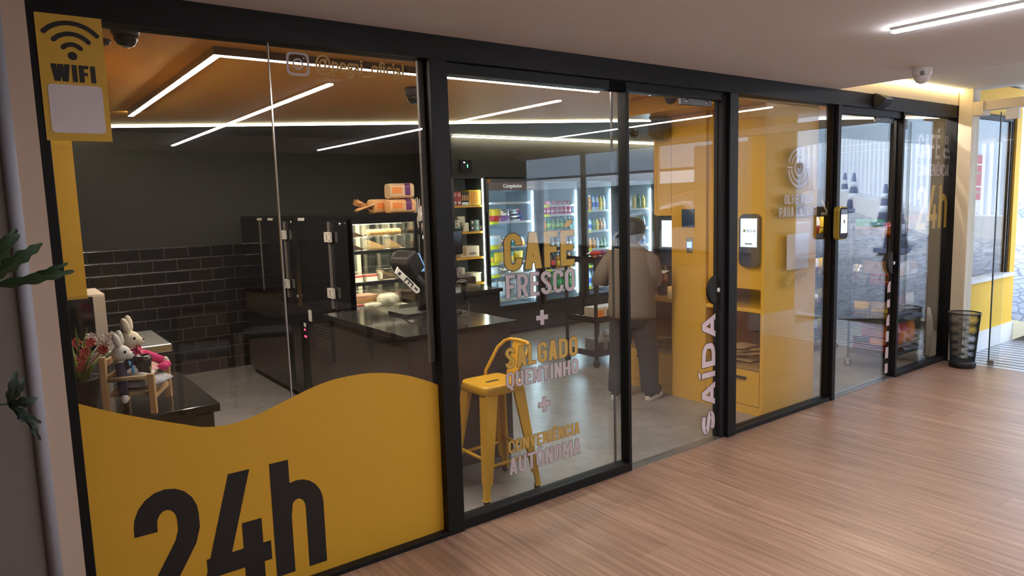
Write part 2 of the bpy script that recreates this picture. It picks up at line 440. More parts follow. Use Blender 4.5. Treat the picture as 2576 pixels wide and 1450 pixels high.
def concrete():
    m = bpy.data.materials.new('polished_concrete'); m.use_nodes = True; t = m.node_tree; b = t.nodes['Principled BSDF']
    tc = nd(t,'ShaderNodeTexCoord')
    n1 = nd(t,'ShaderNodeTexNoise'); n1.inputs['Scale'].default_value = 1.6; n1.inputs['Detail'].default_value = 8
    n2 = nd(t,'ShaderNodeTexNoise'); n2.inputs['Scale'].default_value = 14; n2.inputs['Detail'].default_value = 5
    for n in (n1, n2): t.links.new(tc.outputs['Object'], n.inputs['Vector'])
    ad = nd(t,'ShaderNodeMath'); ad.operation = 'MULTIPLY_ADD'; ad.inputs[1].default_value = 0.4
    t.links.new(n2.outputs['Fac'], ad.inputs[0]); t.links.new(n1.outputs['Fac'], ad.inputs[2])
    rp = nd(t,'ShaderNodeValToRGB'); rp.color_ramp.elements[0].position = 0.5; rp.color_ramp.elements[0].color = (0.20,0.19,0.18,1)
    rp.color_ramp.elements[1].position = 0.9; rp.color_ramp.elements[1].color = (0.32,0.305,0.285,1)
    t.links.new(ad.outputs[0], rp.inputs[0]); t.links.new(rp.outputs[0], b.inputs['Base Color'])
    b.inputs['Roughness'].default_value = 0.27
    return m
def tiles():
    m = bpy.data.materials.new('black_metro_tiles'); m.use_nodes = True; t = m.node_tree; b = t.nodes['Principled BSDF']
    tc = nd(t,'ShaderNodeTexCoord'); sx = nd(t,'ShaderNodeSeparateXYZ'); cx = nd(t,'ShaderNodeCombineXYZ')
    t.links.new(tc.outputs['Object'], sx.inputs[0]); t.links.new(sx.outputs['X'], cx.inputs['X']); t.links.new(sx.outputs['Z'], cx.inputs['Y'])
    br = nd(t,'ShaderNodeTexBrick'); br.inputs['Scale'].default_value = 1.0; br.inputs['Brick Width'].default_value = 0.215; br.inputs['Row Height'].default_value = 0.11591
    br.inputs['Mortar Size'].default_value = 0.0022; br.inputs['Mortar Smooth'].default_value = 0.0
    br.inputs['Color1'].default_value = (0.022,0.020,0.021,1); br.inputs['Color2'].default_value = (0.030,0.026,0.027,1); br.inputs['Mortar'].default_value = (0.14,0.12,0.115,1)
    t.links.new(cx.outputs[0], br.inputs['Vector']); t.links.new(br.outputs['Color'], b.inputs['Base Color'])
    b2 = nd(t,'ShaderNodeTexBrick')
    for k in ('Scale','Brick Width','Row Height'): b2.inputs[k].default_value = br.inputs[k].default_value
    b2.inputs['Mortar Size'].default_value = 0.012; b2.inputs['Mortar Smooth'].default_value = 0.8
    t.links.new(cx.outputs[0], b2.inputs['Vector'])
    bp = nd(t,'ShaderNodeBump'); bp.inputs['Strength'].default_value = 0.4; bp.inputs['Distance'].default_value = 0.004; bp.invert = True
    t.links.new(b2.outputs['Fac'], bp.inputs['Height']); t.links.new(bp.outputs[0], b.inputs['Normal'])
    b.inputs['Roughness'].default_value = 0.12
    return m
def cobbles():
    m = bpy.data.materials.new('grey_cobbles'); m.use_nodes = True; t = m.node_tree; b = t.nodes['Principled BSDF']
    tc = nd(t,'ShaderNodeTexCoord'); v = nd(t,'ShaderNodeTexVoronoi'); v.feature = 'DISTANCE_TO_EDGE'; v.inputs['Scale'].default_value = 7.0
    v2 = nd(t,'ShaderNodeTexVoronoi'); v2.inputs['Scale'].default_value = 7.0
    for n in (v, v2): t.links.new(tc.outputs['Object'], n.inputs['Vector'])
    rp = nd(t,'ShaderNodeValToRGB'); rp.color_ramp.elements[0].position = 0.02; rp.color_ramp.elements[0].color = (0.22,0.23,0.25,1)
    rp.color_ramp.elements[1].position = 0.07; rp.color_ramp.elements[1].color = (0.44,0.46,0.48,1)
    t.links.new(v.outputs['Distance'], rp.inputs[0])
    mx = nd(t,'ShaderNodeMix'); mx.data_type = 'RGBA'; mx.blend_type = 'MULTIPLY'; mx.inputs[0].default_value = 0.25
    sp_ = nd(t,'ShaderNodeSeparateColor'); t.links.new(v2.outputs['Color'], sp_.inputs[0]); t.links.new(rp.outputs[0], mx.inputs[6]); t.links.new(sp_.outputs[0], mx.inputs[7]); t.links.new(mx.outputs[2], b.inputs['Base Color'])
    b.inputs['Roughness'].default_value = 0.8
    return m

# ================================================================ SHELL
H = 2.362                                                            # underside of the ceilings
WX0, WX1, SX1 = 0.168, 7.30, 8.65                                    # facade from the jamb to the end frame; far end of the shop
BACK, BULK, STEP = 4.65, 3.90, 4.15                                  # tiled back wall, bulkhead over the fridges, where it starts
struct('floor', B(-2.6, 7.16, -6.6, 0.03, -0.1, 0.0).box(7.16, 7.42, -6.6, -2.0, -0.1, 0.0), wood_floor())
struct('floor', B(WX0-0.1, SX1, 0.03, 5.2, -0.1, 0.0), concrete())
struct('ceiling', B(-2.6, 5.12, -6.6, 0.0, H, H+0.25), ceil_white)
struct('ceiling', B(5.12, 7.42, -6.6, 0.0, 2.50, 2.62), recess_white)
# shop ceiling: a yellow field that ends at a slanting line of light, a slate field beyond it
e0, e1 = Vector((0.95,4.17)), Vector((5.30,1.92)); ed = (e1-e0)/(e1.x-e0.x)
def edge_y(x): return e0.y+ed.y*(x-e0.x)
mb = MB(); p = [(WX0-0.1,0.06),(SX1,0.06),(SX1,edge_y(SX1)),(WX0-0.1,edge_y(WX0-0.1))]
mb.prism(p, lambda a,b: (a,b,H+0.1), lambda a,b: (a,b,H)); struct('ceiling', mb, yellow_ceil)
mb = MB(); p = [(WX0-0.1,edge_y(WX0-0.1)),(SX1,edge_y(SX1)),(SX1,5.2),(WX0-0.1,5.2)]
mb.prism(p, lambda a,b: (a,b,H+0.1), lambda a,b: (a,b,H+0.005)); struct('ceiling', mb, blue_ceil)
struct('roof_slab', B(-2.8, 8.9, -6.8, 5.4, 2.62, 2.74), ceil_white)
struct('wall_back', B(WX0-0.1, STEP, BACK, BACK+0.12, 1.275, 2.6), dark_wall)
struct('wall_back', B(WX0-0.1, STEP, BACK-0.008, BACK+0.12, 0.0, 1.275), tiles())
struct('wall_back', B(STEP, SX1, BULK, BULK+0.12, 1.905, 2.6).box(STEP, SX1, 4.75, 4.87, 0, 2.6).box(STEP-0.02, STEP+0.04, BULK, 4.8, 0, 2.6), dark_wall)
struct('wall_left', B(WX0-0.1, WX0, 0.1, 4.7, 0, 2.6), dark_wall)
struct('wall_right', B(SX1, SX1+0.12, 0.0, 4.9, 0, 2.6), dark_wall)
# corridor: jamb strip, rounded moulding, dark wall on the far left, side and back walls behind the camera
struct('wall_left', B(0.100, WX0, -0.012, 0.1, 0, H), beige_wall)
mb = MB(); mb.cyl((0.083,-0.004,0), (0.083,-0.004,H), 0.021, n=16); struct('trim', mb, blue_grey)
struct('wall_left', B(-2.6, 0.082, 0.0, 0.1, 0, H), grey_wall)
struct('wall_left', B(-2.72, -2.6, -6.6, 0.1, 0, 2.6), back_dark)
struct('wall_back', B(-2.6, 7.42, -6.72, -6.6, 0, 2.6), back_dark)
# wall over the header in the ceiling recess, lit by the cove
struct('wall_facade', B(5.0, 7.42, 0.0, 0.1, H+0.002, 2.6), cream)
struct('trim', B(WX0, WX1, 0.0, 0.10, 2.255, H).box(WX0, 5.1, 0.02, 0.09, H, 2.6), black_frame)
# exterior front wall of the shop beyond the end frame
struct('wall_exterior', B(7.36, SX1, -0.04, 0.06, 0.2, 0.70).box(7.36, SX1, -0.04, 0.06, 2.32, 2.6).box(8.52, SX1, -0.04, 0.06, 0.70, 2.32), yellow_wall)
struct('baseboard_exterior', B(7.36, SX1+0.01, -0.055, 0.05, 0.0, 0.2), white_paint)
w = empty('window_5', (8.0,0,0.70)); w['kind'] = 'structure'
part('sill', white_paint, w, (7.36,8.56,-0.075,0.05,0.70,0.735))
part('frame', black_frame, w, (7.36,7.41,-0.02,0.04,0.735,2.32), (8.47,8.52,-0.02,0.04,0.735,2.32), (7.41,8.47,-0.02,0.04,2.27,2.32))
part('pane', glass, w, (7.41,8.47,0.0,0.008,0.735,2.27))
# end wall of the corridor: cream post and beam, yellow stub, glazed part towards the back
struct('trim', B(7.20, 7.36, -0.12, -0.005, 0, 2.50), cream, bevel=0.004)
struct('trim', B(7.22, 7.34, -6.6, -0.12, 2.30, 2.38).box(7.2, 7.36, -0.2, -0.12, 2.26, 2.38), cream)
struct('wall_end', B(7.28, 7.95, -2.12, -1.95, 0.2, 2.6).box(7.28, 7.4, -6.6, -1.95, 2.38, 2.6), yellow_wall)
struct('baseboard_end', B(7.26, 7.96, -2.13, -1.94, 0, 0.2), white_paint)
struct('wall_end', B(7.28, 7.4, -6.6, -2.12, 0, 0.90), beige_wall)
w = empty('window_6', (7.3,-4.3,0.9)); w['kind'] = 'structure'
part('sill', mat('brown_wood',(0.16,0.09,0.06),0.5), w, (7.2,7.42,-6.6,-2.12,0.90,0.93))
part('pane', glass, w, (7.31,7.318,-6.6,-2.12,0.93,2.30))
part('frosted_film', mat('frosted_film',(0.80,0.84,0.84),0.6,alpha=0.75), w, (7.320,7.324,-2.95,-2.17,0.93,2.25))
part('frame', cream, w, *[(7.28,7.35,y,y+0.05,0.93,2.30) for y in (-2.17,-3.6,-5.1)])
# ceiling strip light slots are things; the cove behind the ceiling edge
cove = mat('cove', (0.9,0.8,0.6), 0.5, emit=(1.0,0.74,0.36), es=COVE)
o = B(5.125, 7.20, -0.03, -0.012, 2.482, 2.497).build('cove_light', lamp_mat('cove_glow', (1.0,0.74,0.38), 9)); tag(o, 'warm cove light strip along the top of the cream wall above the entrance header', 'light')

# ================================================================ SHOPFRONT GLAZING
PY = 0.045                                                           # outer face of the fixed panes
def window(n, x): w = empty('window_%d' % n, (x,0.05,0)); w['kind'] = 'structure'; return w
w1 = window(1, 0.9)
part('frame', black_frame, w1, (WX0,0.200,0.0,0.10,0,2.255), (1.662,1.755,0.0,0.10,0,2.255), (0.2,1.662,0.0,0.10,0,0.022), bevel=0.002)
part('pane', glass, w1, (0.200,0.956,PY,PY+0.008,0.022,2.255))
part('pane', glass, w1, (0.961,1.662,PY,PY+0.008,0.022,2.255))
part('joint', mat('silicone_joint',(0.62,0.62,0.62),0.15,0.4), w1, (0.956,0.961,PY-0.002,PY+0.010,0.84,2.255), (0.956,0.961,PY-0.001,PY+0.0085,0.022,0.84))
part('seal_profile', mat('dull_seal',(0.13,0.115,0.10),0.6,0.2), w1, (1.634,1.662,PY+0.012,PY+0.03,0.86,2.255))
w2 = window(2, 2.3)
part('frame', black_frame, w2, (1.755,2.945,0.012,0.088,0,0.052), (2.922,2.945,0.012,0.08,0.052,2.21), (1.755,2.945,0.03,0.09,2.205,2.255), bevel=0.002)
part('pane', glass, w2, (1.755,2.922,PY,PY+0.008,0.052,2.205))
w3 = window(3, 4.5)
part('frame', black_frame, w3, (3.845,3.932,0.0,0.10,0,2.255), (5.125,5.14,0.03,0.08,0,2.255), (5.145,5.19,0.0,0.10,0,2.255), (3.932,5.14,0.01,0.09,0,0.03), bevel=0.002)
part('pane', glass, w3, (3.932,5.125,PY,PY+0.008,0.03,2.255))
part('seal_profile', black_rubber, w3, (3.80,3.845,0.03,0.09,0,2.24))
w4 = window(4, 6.8)
part('frame', black_frame, w4, (6.192,6.222,0.012,0.09,0,2.255), (7.20,7.30,0.0,0.10,0,2.255), (6.222,7.2,0.01,0.09,0,0.04), bevel=0.002)
part('pane', glass, w4, (6.222,7.20,PY,PY+0.008,0.04,2.255))
def sliding(n, x0, x1):
    d = empty('door_%d' % n, (x1,0.07,0)); d['kind'] = 'structure'
    part('leaf', glass, d, (x0,x1,0.066,0.074,0.008,2.20))
    part('edge_seal', black_rubber, d, (x1-0.012,x1,0.060,0.080,0.008,2.20))
    part('edge_seal', mat('leaf_edge_dark',(0.03,0.04,0.04),0.2), d, (x0-0.002,x0+0.006,0.064,0.076,0.008,2.20))
    part('track', black_frame, d, (x0-0.05,x1+0.02,0.03,0.09,2.205,2.255))
    part('clamp', mat('clamp_grey',(0.10,0.10,0.11),0.4,0.3), d, (x1-0.36,x1-0.07,0.058,0.082,2.165,2.215), bevel=0.003)
    mb = MB()
    for dx in (0.31,0.12): mb.cyl((x1-dx,0.056,2.19),(x1-dx,0.059,2.19),0.011)
    mb.build('clamp_screw', chrome, d)
    mb = MB(); zc = 1.0
    prof = [(0.0,0.0),(0.055,0.0),(0.06,0.008),(0.055,0.022),(0.0,0.026)]
    mb.prism([(0.0,-0.095)]+[(-0.085*math.cos(a),0.095*math.sin(a)) for a in [(-80+160*i/14)*PI/180 for i in range(15)]]+[(0.0,0.095)],
             lambda a,b: (x1-0.03+a,0.066,zc+b), lambda a,b: (x1-0.03+a,0.040,zc+b))
    hnd = mb.build('handle', black_rubber, d, bevel=0.006)
    mb = MB(); mb.lathe([(0,0),(0.014,0),(0.016,0.004),(0.012,0.008),(0,0.009)]); 
    for i, v in enumerate(mb.v): mb.v[i] = Vector((x1-0.022+v.x, 0.040-v.z, zc+v.y))
    mb.build('keyhole', white_paint, hnd)
    return d
sliding(1, 2.862, 3.806)
sliding(2, 5.235, 6.186)
struct('trim', B(2.945, 3.80, 0.02, 0.09, 0.0, 0.006).box(5.19, 6.19, 0.02, 0.09, 0.0, 0.006), mat('steel_threshold',(0.33,0.32,0.30),0.35,0.7))
# end glass of the corridor
d = empty('door_3', (7.24,-0.6,0)); d['kind'] = 'structure'
part('side_pane', glass, d, (7.275,7.285,-0.40,-0.12,0.01,2.30))
part('leaf', glass, d, (7.235,7.245,-1.25,-0.33,0.01,2.27))
part('edge_seal', mat('leaf_edge_dark',(0.03,0.04,0.04),0.2), d, (7.233,7.247,-0.336,-0.328,0.01,2.27))
part('patch_fitting', steel, d, (7.225,7.255,-0.38,-0.325,0.0,0.05), bevel=0.003)
part('hanger', white_paint, d, (7.22,7.26,-0.47,-0.37,2.20,2.29), bevel=0.004)
# floor grate in the porch
mb = MB(); mb.box(7.16, 9.2, -3.2, -0.055, -0.1, -0.03); g = struct('floor', mb, mat('dark_pit',(0.05,0.055,0.06),0.6))
mb = MB(); y0 = 0
for i in range(13): mb.box(7.17+i*0.115, 7.17+i*0.115+0.082, -1.95, -0.06, -0.03, 0.0)
mb.box(7.16+13*0.115, 9.2, -3.2, -0.06, -0.03, 0.0)
struct('floor', mb, mat('pale_grate_metal',(0.62,0.64,0.66),0.35,0.2))

# ================================================================ STREET (seen through the end glass and mirrored in the shopfront)
def GZ(x, y): return 0.33*(x-8.75)+0.125*(y+2)
mb = MB(); mb.quad((8.66,-26,GZ(8.66,-26)-0.0), (26,-26,GZ(26,-26)), (26,14,GZ(26,14)), (8.66,14,GZ(8.66,14)))
struct('street', mb, cobbles())
fence_m = mat('white_corrugated_steel',(0.82,0.84,0.86),0.5,0.0,c2=(0.76,0.79,0.82),scale=3)
FL = [(11.0,0.6),(12.1,-1.95),(14.7,-5.0),(15.0,-8.0),(13.6,-13.0),(12.6,-20.0)]  # line of the street fence
def fence_xy(u):
    k = min(len(FL)-2, int(u*(len(FL)-1))); f = u*(len(FL)-1)-k; return FL[k][0]+(FL[k+1][0]-FL[k][0])*f, FL[k][1]+(FL[k+1][1]-FL[k][1])*f
mb = MB(); N = 420
def fence_pt(u, v):
    x, y = fence_xy(u); k = int(round(u*N)) % 4
    return (x+(0.06 if k in (1,2) else 0.0), y, GZ(x,y)+0.12+v*(1.05 if True else 0))
mb.grid(fence_pt, N, 1); struct('wall_fence', mb, fence_m)
kb = MB(); kb.grid(lambda u, v: (fence_xy(u)[0]-0.55+0.6*v, fence_xy(u)[1], GZ(*fence_xy(u))+0.13), 40, 1); kb.grid(lambda u, v: (fence_xy(u)[0]-0.55, fence_xy(u)[1], GZ(*fence_xy(u))-0.3+0.43*v), 40, 1)
struct('kerb', kb, mat('pale_concrete',(0.60,0.60,0.60),0.9))
rail = MB()
rail.tube([(fence_xy(u)[0]-0.12,fence_xy(u)[1],GZ(*fence_xy(u))+0.66) for u in [0.5+0.02*k for k in range(24)]], 0.03, 8)
tag(rail.build('handrail', white_paint), 'white handrail running in front of the ribbed white street fence', 'handrail')
mb = MB(); mb.box(17.5, 18.0, -24, 10, 0, 9); struct('wall_house', mb, mat('house_grey',(0.42,0.47,0.50),0.9,c2=(0.36,0.41,0.45),scale=0.6))
mb = MB(); mb.box(12.6, 12.9, -16, -6.0, 1.95, 2.22); struct('trim_canopy', mb, white_paint)
mb = MB(); mb.box(12.9, 17.5, -16, -6.0, 2.2, 2.3).box(12.75,12.85,-6.1,-6.0,0.2,2.2); struct('trim_canopy', mb, mat('canopy_dark',(0.06,0.05,0.05),0.8))
# ================================================================ LAMPS
glow_c = lamp_mat('strip_glow_corridor', (1.0,0.95,0.96), STRIP_CORRIDOR)
glow_s = lamp_mat('strip_glow_shop', (1.0,0.88,0.78), STRIP_SHOP)
glow_l = lamp_mat('led_line_glow', (1.0,0.93,0.62), LED_LINE)
def corridor_strip(x, ya, yb, label, z=H):
    t = empty('ceiling_strip_light', (x,(ya+yb)/2,z), label, 'light', 'strip lights on the corridor ceiling')
    part('housing', white_paint, t, (x-0.022,x+0.022,ya,yb,z-0.012,z))
    part('diffuser', glow_c, t, (x-0.016,x+0.016,ya+0.004,yb-0.004,z-0.022,z-0.012))
corridor_strip(1.75, -5.70, -1.225, 'white corridor strip light mirrored high in the left pane, crossing the glass joint')
corridor_strip(3.50, -5.88, -1.15, 'white corridor strip light at the top right, running past the white dome camera')
corridor_strip(6.45, -5.00, -1.32, 'white corridor strip light mirrored as the long line across the exit door and yellow cabinet', 2.50)
# right-angled strip light hung under the shop ceiling
t = empty('ceiling_strip_light', (0.94,0.71,H), 'right-angled white strip light on the yellow ceiling behind the left pane', 'light')
alu = mat('lamp_profile_grey', (0.20,0.19,0.19), 0.4, 0.4)
part('profile', alu, t, (0.923,0.957,0.693,3.14,H-0.030,H), (0.957,3.38,0.693,0.727,H-0.030,H), (0.920,0.924,0.690,3.14,H-0.038,H-0.030), (0.956,0.960,0.727,3.14,H-0.038,H-0.030), (0.924,3.38,0.690,0.694,H-0.038,H-0.030), (0.960,3.38,0.726,0.730,H-0.038,H-0.030))
part('diffuser', glow_s, t, (0.9245,0.9555,0.695,3.138,H-0.040,H-0.030), (0.955,3.378,0.695,0.725,H-0.040,H-0.030))
t = empty('ceiling_strip_light', (6.6,0.28,H), 'added strip light hidden behind the entrance header to brighten the snack racks', 'light')  # added lamp, out of view behind the header, brightens the racks
part('profile', alu, t, (5.35,7.9,0.262,0.298,H-0.020,H)); part('diffuser', glow_s, t, (5.36,7.89,0.266,0.294,H-0.028,H-0.020))
# line of light along the slanting edge of the yellow ceiling; another over the fridges
mb = MB(); nv = Vector((-ed.y,1)).normalized()*0.02
def lp(x, o): return (x+nv.x*o, edge_y(x)+nv.y*o)
mb.prism([lp(0.2,-1),lp(8.4,-1),lp(8.4,1),lp(0.2,1)], lambda a,b: (a,b,H-0.001), lambda a,b: (a,b,H-0.015))
tag(mb.build('led_line_light', glow_l), 'thin yellowish line of light along the slanting edge of the yellow ceiling', 'light')
mb = MB(); mb.box(STEP+0.05, 8.6, BULK-0.06, BULK-0.02, H-0.022, H-0.008)
tag(mb.build('led_line_light', glow_l), 'thin line of light where the slate ceiling meets the wall over the fridges', 'light')

# dome cameras and sensors
dome_black = mat('dome_black', (0.03,0.03,0.034), 0.35)
def dome(x, y, z, s, m, label, name='dome_camera', tilt=0):
    t = empty(name, (x,y,z), label, 'camera', None)
    mb = MB(); mb.lathe([(0.0,0),(0.060*s,0),(0.062*s,-0.012*s),(0.058*s,-0.05*s),(0.052*s,-0.058*s)], (x,y,z), 20); mb.build('housing', m, t)
    mb = MB(); mb.lathe([(0.050*s,-0.055*s),(0.048*s,-0.075*s),(0.034*s,-0.098*s),(0.015*s,-0.108*s),(0,-0.11*s)], (x,y,z), 20)
    mb.build('eyeball', m if m is not dome_black else mat('dome_smoke',(0.015,0.015,0.017),0.15), t)
    return t
t = dome(4.74, -0.75, H, 0.92, mat('dome_white',(0.72,0.70,0.71),0.4), 'white dome camera on the corridor ceiling above the entrance')
p = at(2318,190,Y=-0.80); q = cr
mb = MB()
for i, (w_, z_) in enumerate(((0.022,0.0),(0.026,-0.007),(0.024,-0.013),(0.018,-0.019))):
    c_ = Vector((4.74,-0.75,H-0.030+z_))-Vector((math.sin(0.95),math.cos(0.95),0))*-0.0
    d_ = (CAM-Vector((4.74,-0.75,H))); d_.z = 0; d_.normalize(); c_ += d_*0.0565; s_ = Vector((-d_.y,d_.x,0))*w_*0.5
    mb.quad(c_-s_, c_+s_, c_+s_+Vector((0,0,-0.004)), c_-s_+Vector((0,0,-0.004)))
mb.build('print', black_vinyl, t)
dome(2.31, 1.31, H, 0.95, dome_black, 'black dome camera on the yellow ceiling above the cake cabinet, left of the mullion')
dome(5.60, 2.50, H-0.0, 1.0, dome_black, 'black dome camera seen against the slate wall through the exit door')
dome(3.98, 0.60, H, 0.9, dome_black, 'black dome camera cut off by the exit door clamp')
dome(0.52, 0.43, H, 0.9, dome_black, 'black dome camera peeping from under the header next to the wifi sign')
t = empty('smoke_detector', (0.47,0.80,H), 'flat dark ceiling disc right beside the wifi sign', 'smoke detector')
mb = MB(); mb.lathe([(0,0),(0.05,0),(0.05,-0.012),(0.03,-0.022),(0,-0.024)], (0.47,0.80,H), 20); mb.build('body', dome_black, t)
# presence sensor on the header over the entrance
t = empty('door_sensor', (5.72,-0.03,2.30), 'black presence sensor on the header over the entrance door', 'sensor')
mb = MB(); mb.prism([(0,0.055),(0,-0.06)]+[(-0.085*math.cos(a)**0.7 if math.cos(a)>0 else 0,-0.06+0.0-0.0+0.115*(i/10)) for i,a in [(i,(i/10-0.5)*PI*0.98) for i in range(11)]],
                    lambda a,b: (5.65,a,2.315+b), lambda a,b: (5.79,a,2.315+b)); mb.build('body', black_rubber, t, bevel=0.006)
part('lens_strip', chrome, t, (5.665,5.775,-0.089,-0.080,2.318,2.326))

# ================================================================ SIGNS AND LETTERING ON THE GLASS
LY = PY+0.0095                                                       # inner face of the panes: cut film sits there
# yellow film with a wavy top edge and the big black 24h
wave = [(0.2,0.945),(0.32,0.885),(0.45,0.83),(0.54,0.795),(0.60,0.772),(0.66,0.762),(0.73,0.762),(0.83,0.782),(0.96,0.822),(1.05,0.848),(1.12,0.862),(1.20,0.868),(1.30,0.866),(1.40,0.850),(1.50,0.822),(1.60,0.780),(1.662,0.748)]
def smooth_curve(P, k=4):
    out = []
    for i in range(len(P)-1):
        p0 = P[max(0,i-1)]; p1 = P[i]; p2 = P[i+1]; p3 = P[min(len(P)-1,i+2)]
        for j in range(k):
            t = j/k
            out.append(tuple(0.5*((2*p1[c])+(-p0[c]+p2[c])*t+(2*p0[c]-5*p1[c]+4*p2[c]-p3[c])*t*t+(-p0[c]+3*p1[c]-3*p2[c]+p3[c])*t**3) for c in range(len(p1))))
    return out+[P[-1]]
FY_ = PY-0.0045
t = empty('window_film', (0.9,FY_,0.022), 'yellow film with a wavy top edge and a big black 24h on the left pane', 'window film')
mb = MB(); wv = smooth_curve(wave)
for a, b in zip(wv[:-1], wv[1:]): mb.quad((a[0],FY_+0.003,0.022),(b[0],FY_+0.003,0.022),(b[0],FY_+0.003,b[1]),(a[0],FY_+0.003,a[1]))
mb.build('yellow_field', yellow_vinyl, t)
# 24h measured on the pane
def pane_pt(px, py): return at(px, py, Y=LY)
def arc_pts(*a): return arc(*a, n=14)
mb = MB()
X24 = 0.335
WID['2'] = 0.475; WID['4'] = 0.53; WID['h'] = 0.46
text_strokes(mb, '24h', 0.165, 0.0, lambda u, v: Vector((X24+u*0.478, FY_+0.0022, 0.065+v*0.495)), gap=0.03)
mb.build('lettering', black_vinyl, t)
# wifi sign, stuck over the edge of the frame; its code square stays blank
t = empty('wifi_sign', (0.285,-0.004,1.85), 'yellow wifi sign with a pale square hung on the top left frame corner', 'sign')
part('board', mat('yellow_sign_board',(0.66,0.41,0.045),0.55), t, (0.190,0.381,-0.004,-0.0005,1.852,2.262))
mb = MB(); mb.rbox(0.207,0.364,-0.0055,-0.0042,1.878,2.036,0.012,4,'y'); mb.build('code_card', white_sign, t)
mb = MB(); cx_, cz_ = 0.287, 2.135
for r in (0.102,0.067,0.033):
    A_ = [(-48+96*i/16)*PI/180 for i in range(17)]
    for a, b in zip(A_[:-1], A_[1:]):
        mb.quad(*[(cx_+q*math.sin(g),-0.0052,cz_+q*math.cos(g)) for q, g in ((r-0.0075,a),(r-0.0075,b),(r+0.0075,b),(r+0.0075,a))])
    for g, s_ in ((A_[0],-1),(A_[-1],1)):
        ex, ez = cx_+r*math.sin(g), cz_+r*math.cos(g); tx, tz = s_*math.cos(g), -s_*math.sin(g); rx_, rz_ = math.sin(g), math.cos(g)
        mb.add([(ex+0.0075*(rx_*math.cos(q)+tx*math.sin(q)),-0.0052,ez+0.0075*(rz_*math.cos(q)+tz*math.sin(q))) for q in [PI*k/8 for k in range(9)]],[tuple(range(9))])
mb.add([(cx_+0.0135*math.cos(k*PI/8),-0.0052,cz_+0.0135*math.sin(k*PI/8)-0.004) for k in range(16)],[tuple(range(16))])
mb.build('wifi_symbol', black_vinyl, t)
mb = MB(); wt = text_width('WIFI',0.2)
text_strokes(mb,'WIFI',0.2,0.0,lambda u,v: Vector((0.222+u/wt*0.127,-0.0052,2.046+v*0.056)))
mb.build('lettering', black_vinyl, t)
# picture-app mark and handle, high on the left pane
t = empty('window_lettering', (1.3,LY,2.14), 'pale rounded camera mark and amber @pegai_oficial high on the left pane', 'lettering')
mb = MB()
def ring(cx, cz, rx, rz, w, k=28, sq=1.0):
    def P(a, g):
        c, s = math.cos(a), math.sin(a); f = lambda q: math.copysign(abs(q)**sq, q)
        return Vector((cx+f(c)*(rx+g), LY, cz+f(s)*(rz+g)))
    for i in range(k):
        a, b = 2*PI*i/k, 2*PI*(i+1)/k; mb.quad(P(a,-w/2),P(b,-w/2),P(b,w/2),P(a,w/2))
ring(1.079,2.187,0.043,0.042,0.010,40,0.42); ring(1.079,2.187,0.019,0.019,0.008)
mb.add([(1.104+0.004*math.cos(k*PI/6),LY,2.212+0.004*math.sin(k*PI/6)) for k in range(12)],[tuple(range(12))])
mb.build('camera_mark', pink_vinyl, t)
font_text('handle_text', '@pegai_oficial', (1.150,LY,2.170), 0.088, mat('amber_clear_film',(0.80,0.45,0.10),0.5), t, sx=0.80, bold=0.002)

def sheet(px_list): return [pane_pt(*p) for p in px_list]
edge_dark = black_vinyl
t = empty('window_lettering', (2.35,LY,0.1), 'amber and lilac CAFÉ FRESCO, SALGADO QUENTINHO, CONVENIÊNCIA AUTÔNOMA list on the glass', 'lettering')
def zline(name, txt, x0, x1, z0, z1, m, st, par, e=0.02, y=LY):
    lettering(name, txt, Vector((x0,y,z1)), Vector((x0,y,z0)), Vector((x1,y,z1)), Vector((x1,y,z0)), m, edge_dark, par, st, e)
def box_of(tl, bl, tr, br):
    a, b, c, d_ = [pane_pt(*p) for p in (tl,bl,tr,br)]
    return (a.x+b.x)/2, (c.x+d_.x)/2, (b.z+d_.z)/2, (a.z+c.z)/2
for nm, txt, q_, m, st in (
    ('cafe_line','CAFÉ',((1268,589),(1268,683),(1444,578),(1444,667)),gold_vinyl,0.165),
    ('fresco_line','FRESCO',((1272,692),(1272,754),(1446,675),(1446,731)),pink_vinyl,0.155),
    ('salgado_line','SALGADO',((1271,877),(1271,929),(1453,845),(1453,895)),gold_vinyl,0.165),
    ('quentinho_line','QUENTINHO',((1273,938),(1273,977),(1455,903),(1455,941)),pink_vinyl,0.16),
    ('conveniencia_line','CONVENIÊNCIA',((1279,1110),(1279,1142),(1458,1062),(1458,1091)),gold_vinyl,0.155),
    ('autonoma_line','AUTÔNOMA',((1281,1153),(1281,1198),(1460,1104),(1460,1141)),pink_vinyl,0.155)):
    zline(nm, txt, *box_of(*q_), m, st, t)
for c0 in ((1363.5,799),(1369,1017)):
    c_ = pane_pt(*c0); mb = MB()
    for k, (m_, e_) in enumerate(((pink_vinyl,0.0),(black_vinyl,0.0022))):
        mb.m = k; o_ = -0.0006*(2-k); a_, b_ = 0.0125+e_, 0.040+e_
        mb.quad(c_+Vector((-b_,o_,-a_)),c_+Vector((b_,o_,-a_)),c_+Vector((b_,o_,a_)),c_+Vector((-b_,o_,a_)))
        mb.quad(c_+Vector((-a_,o_,a_)),c_+Vector((a_,o_,a_)),c_+Vector((a_,o_,b_)),c_+Vector((-a_,o_,b_))); mb.quad(c_+Vector((-a_,o_,-b_)),c_+Vector((a_,o_,-b_)),c_+Vector((a_,o_,-a_)),c_+Vector((-a_,o_,-a_)))
    mb.build('plus_mark', [pink_vinyl, black_vinyl], t)
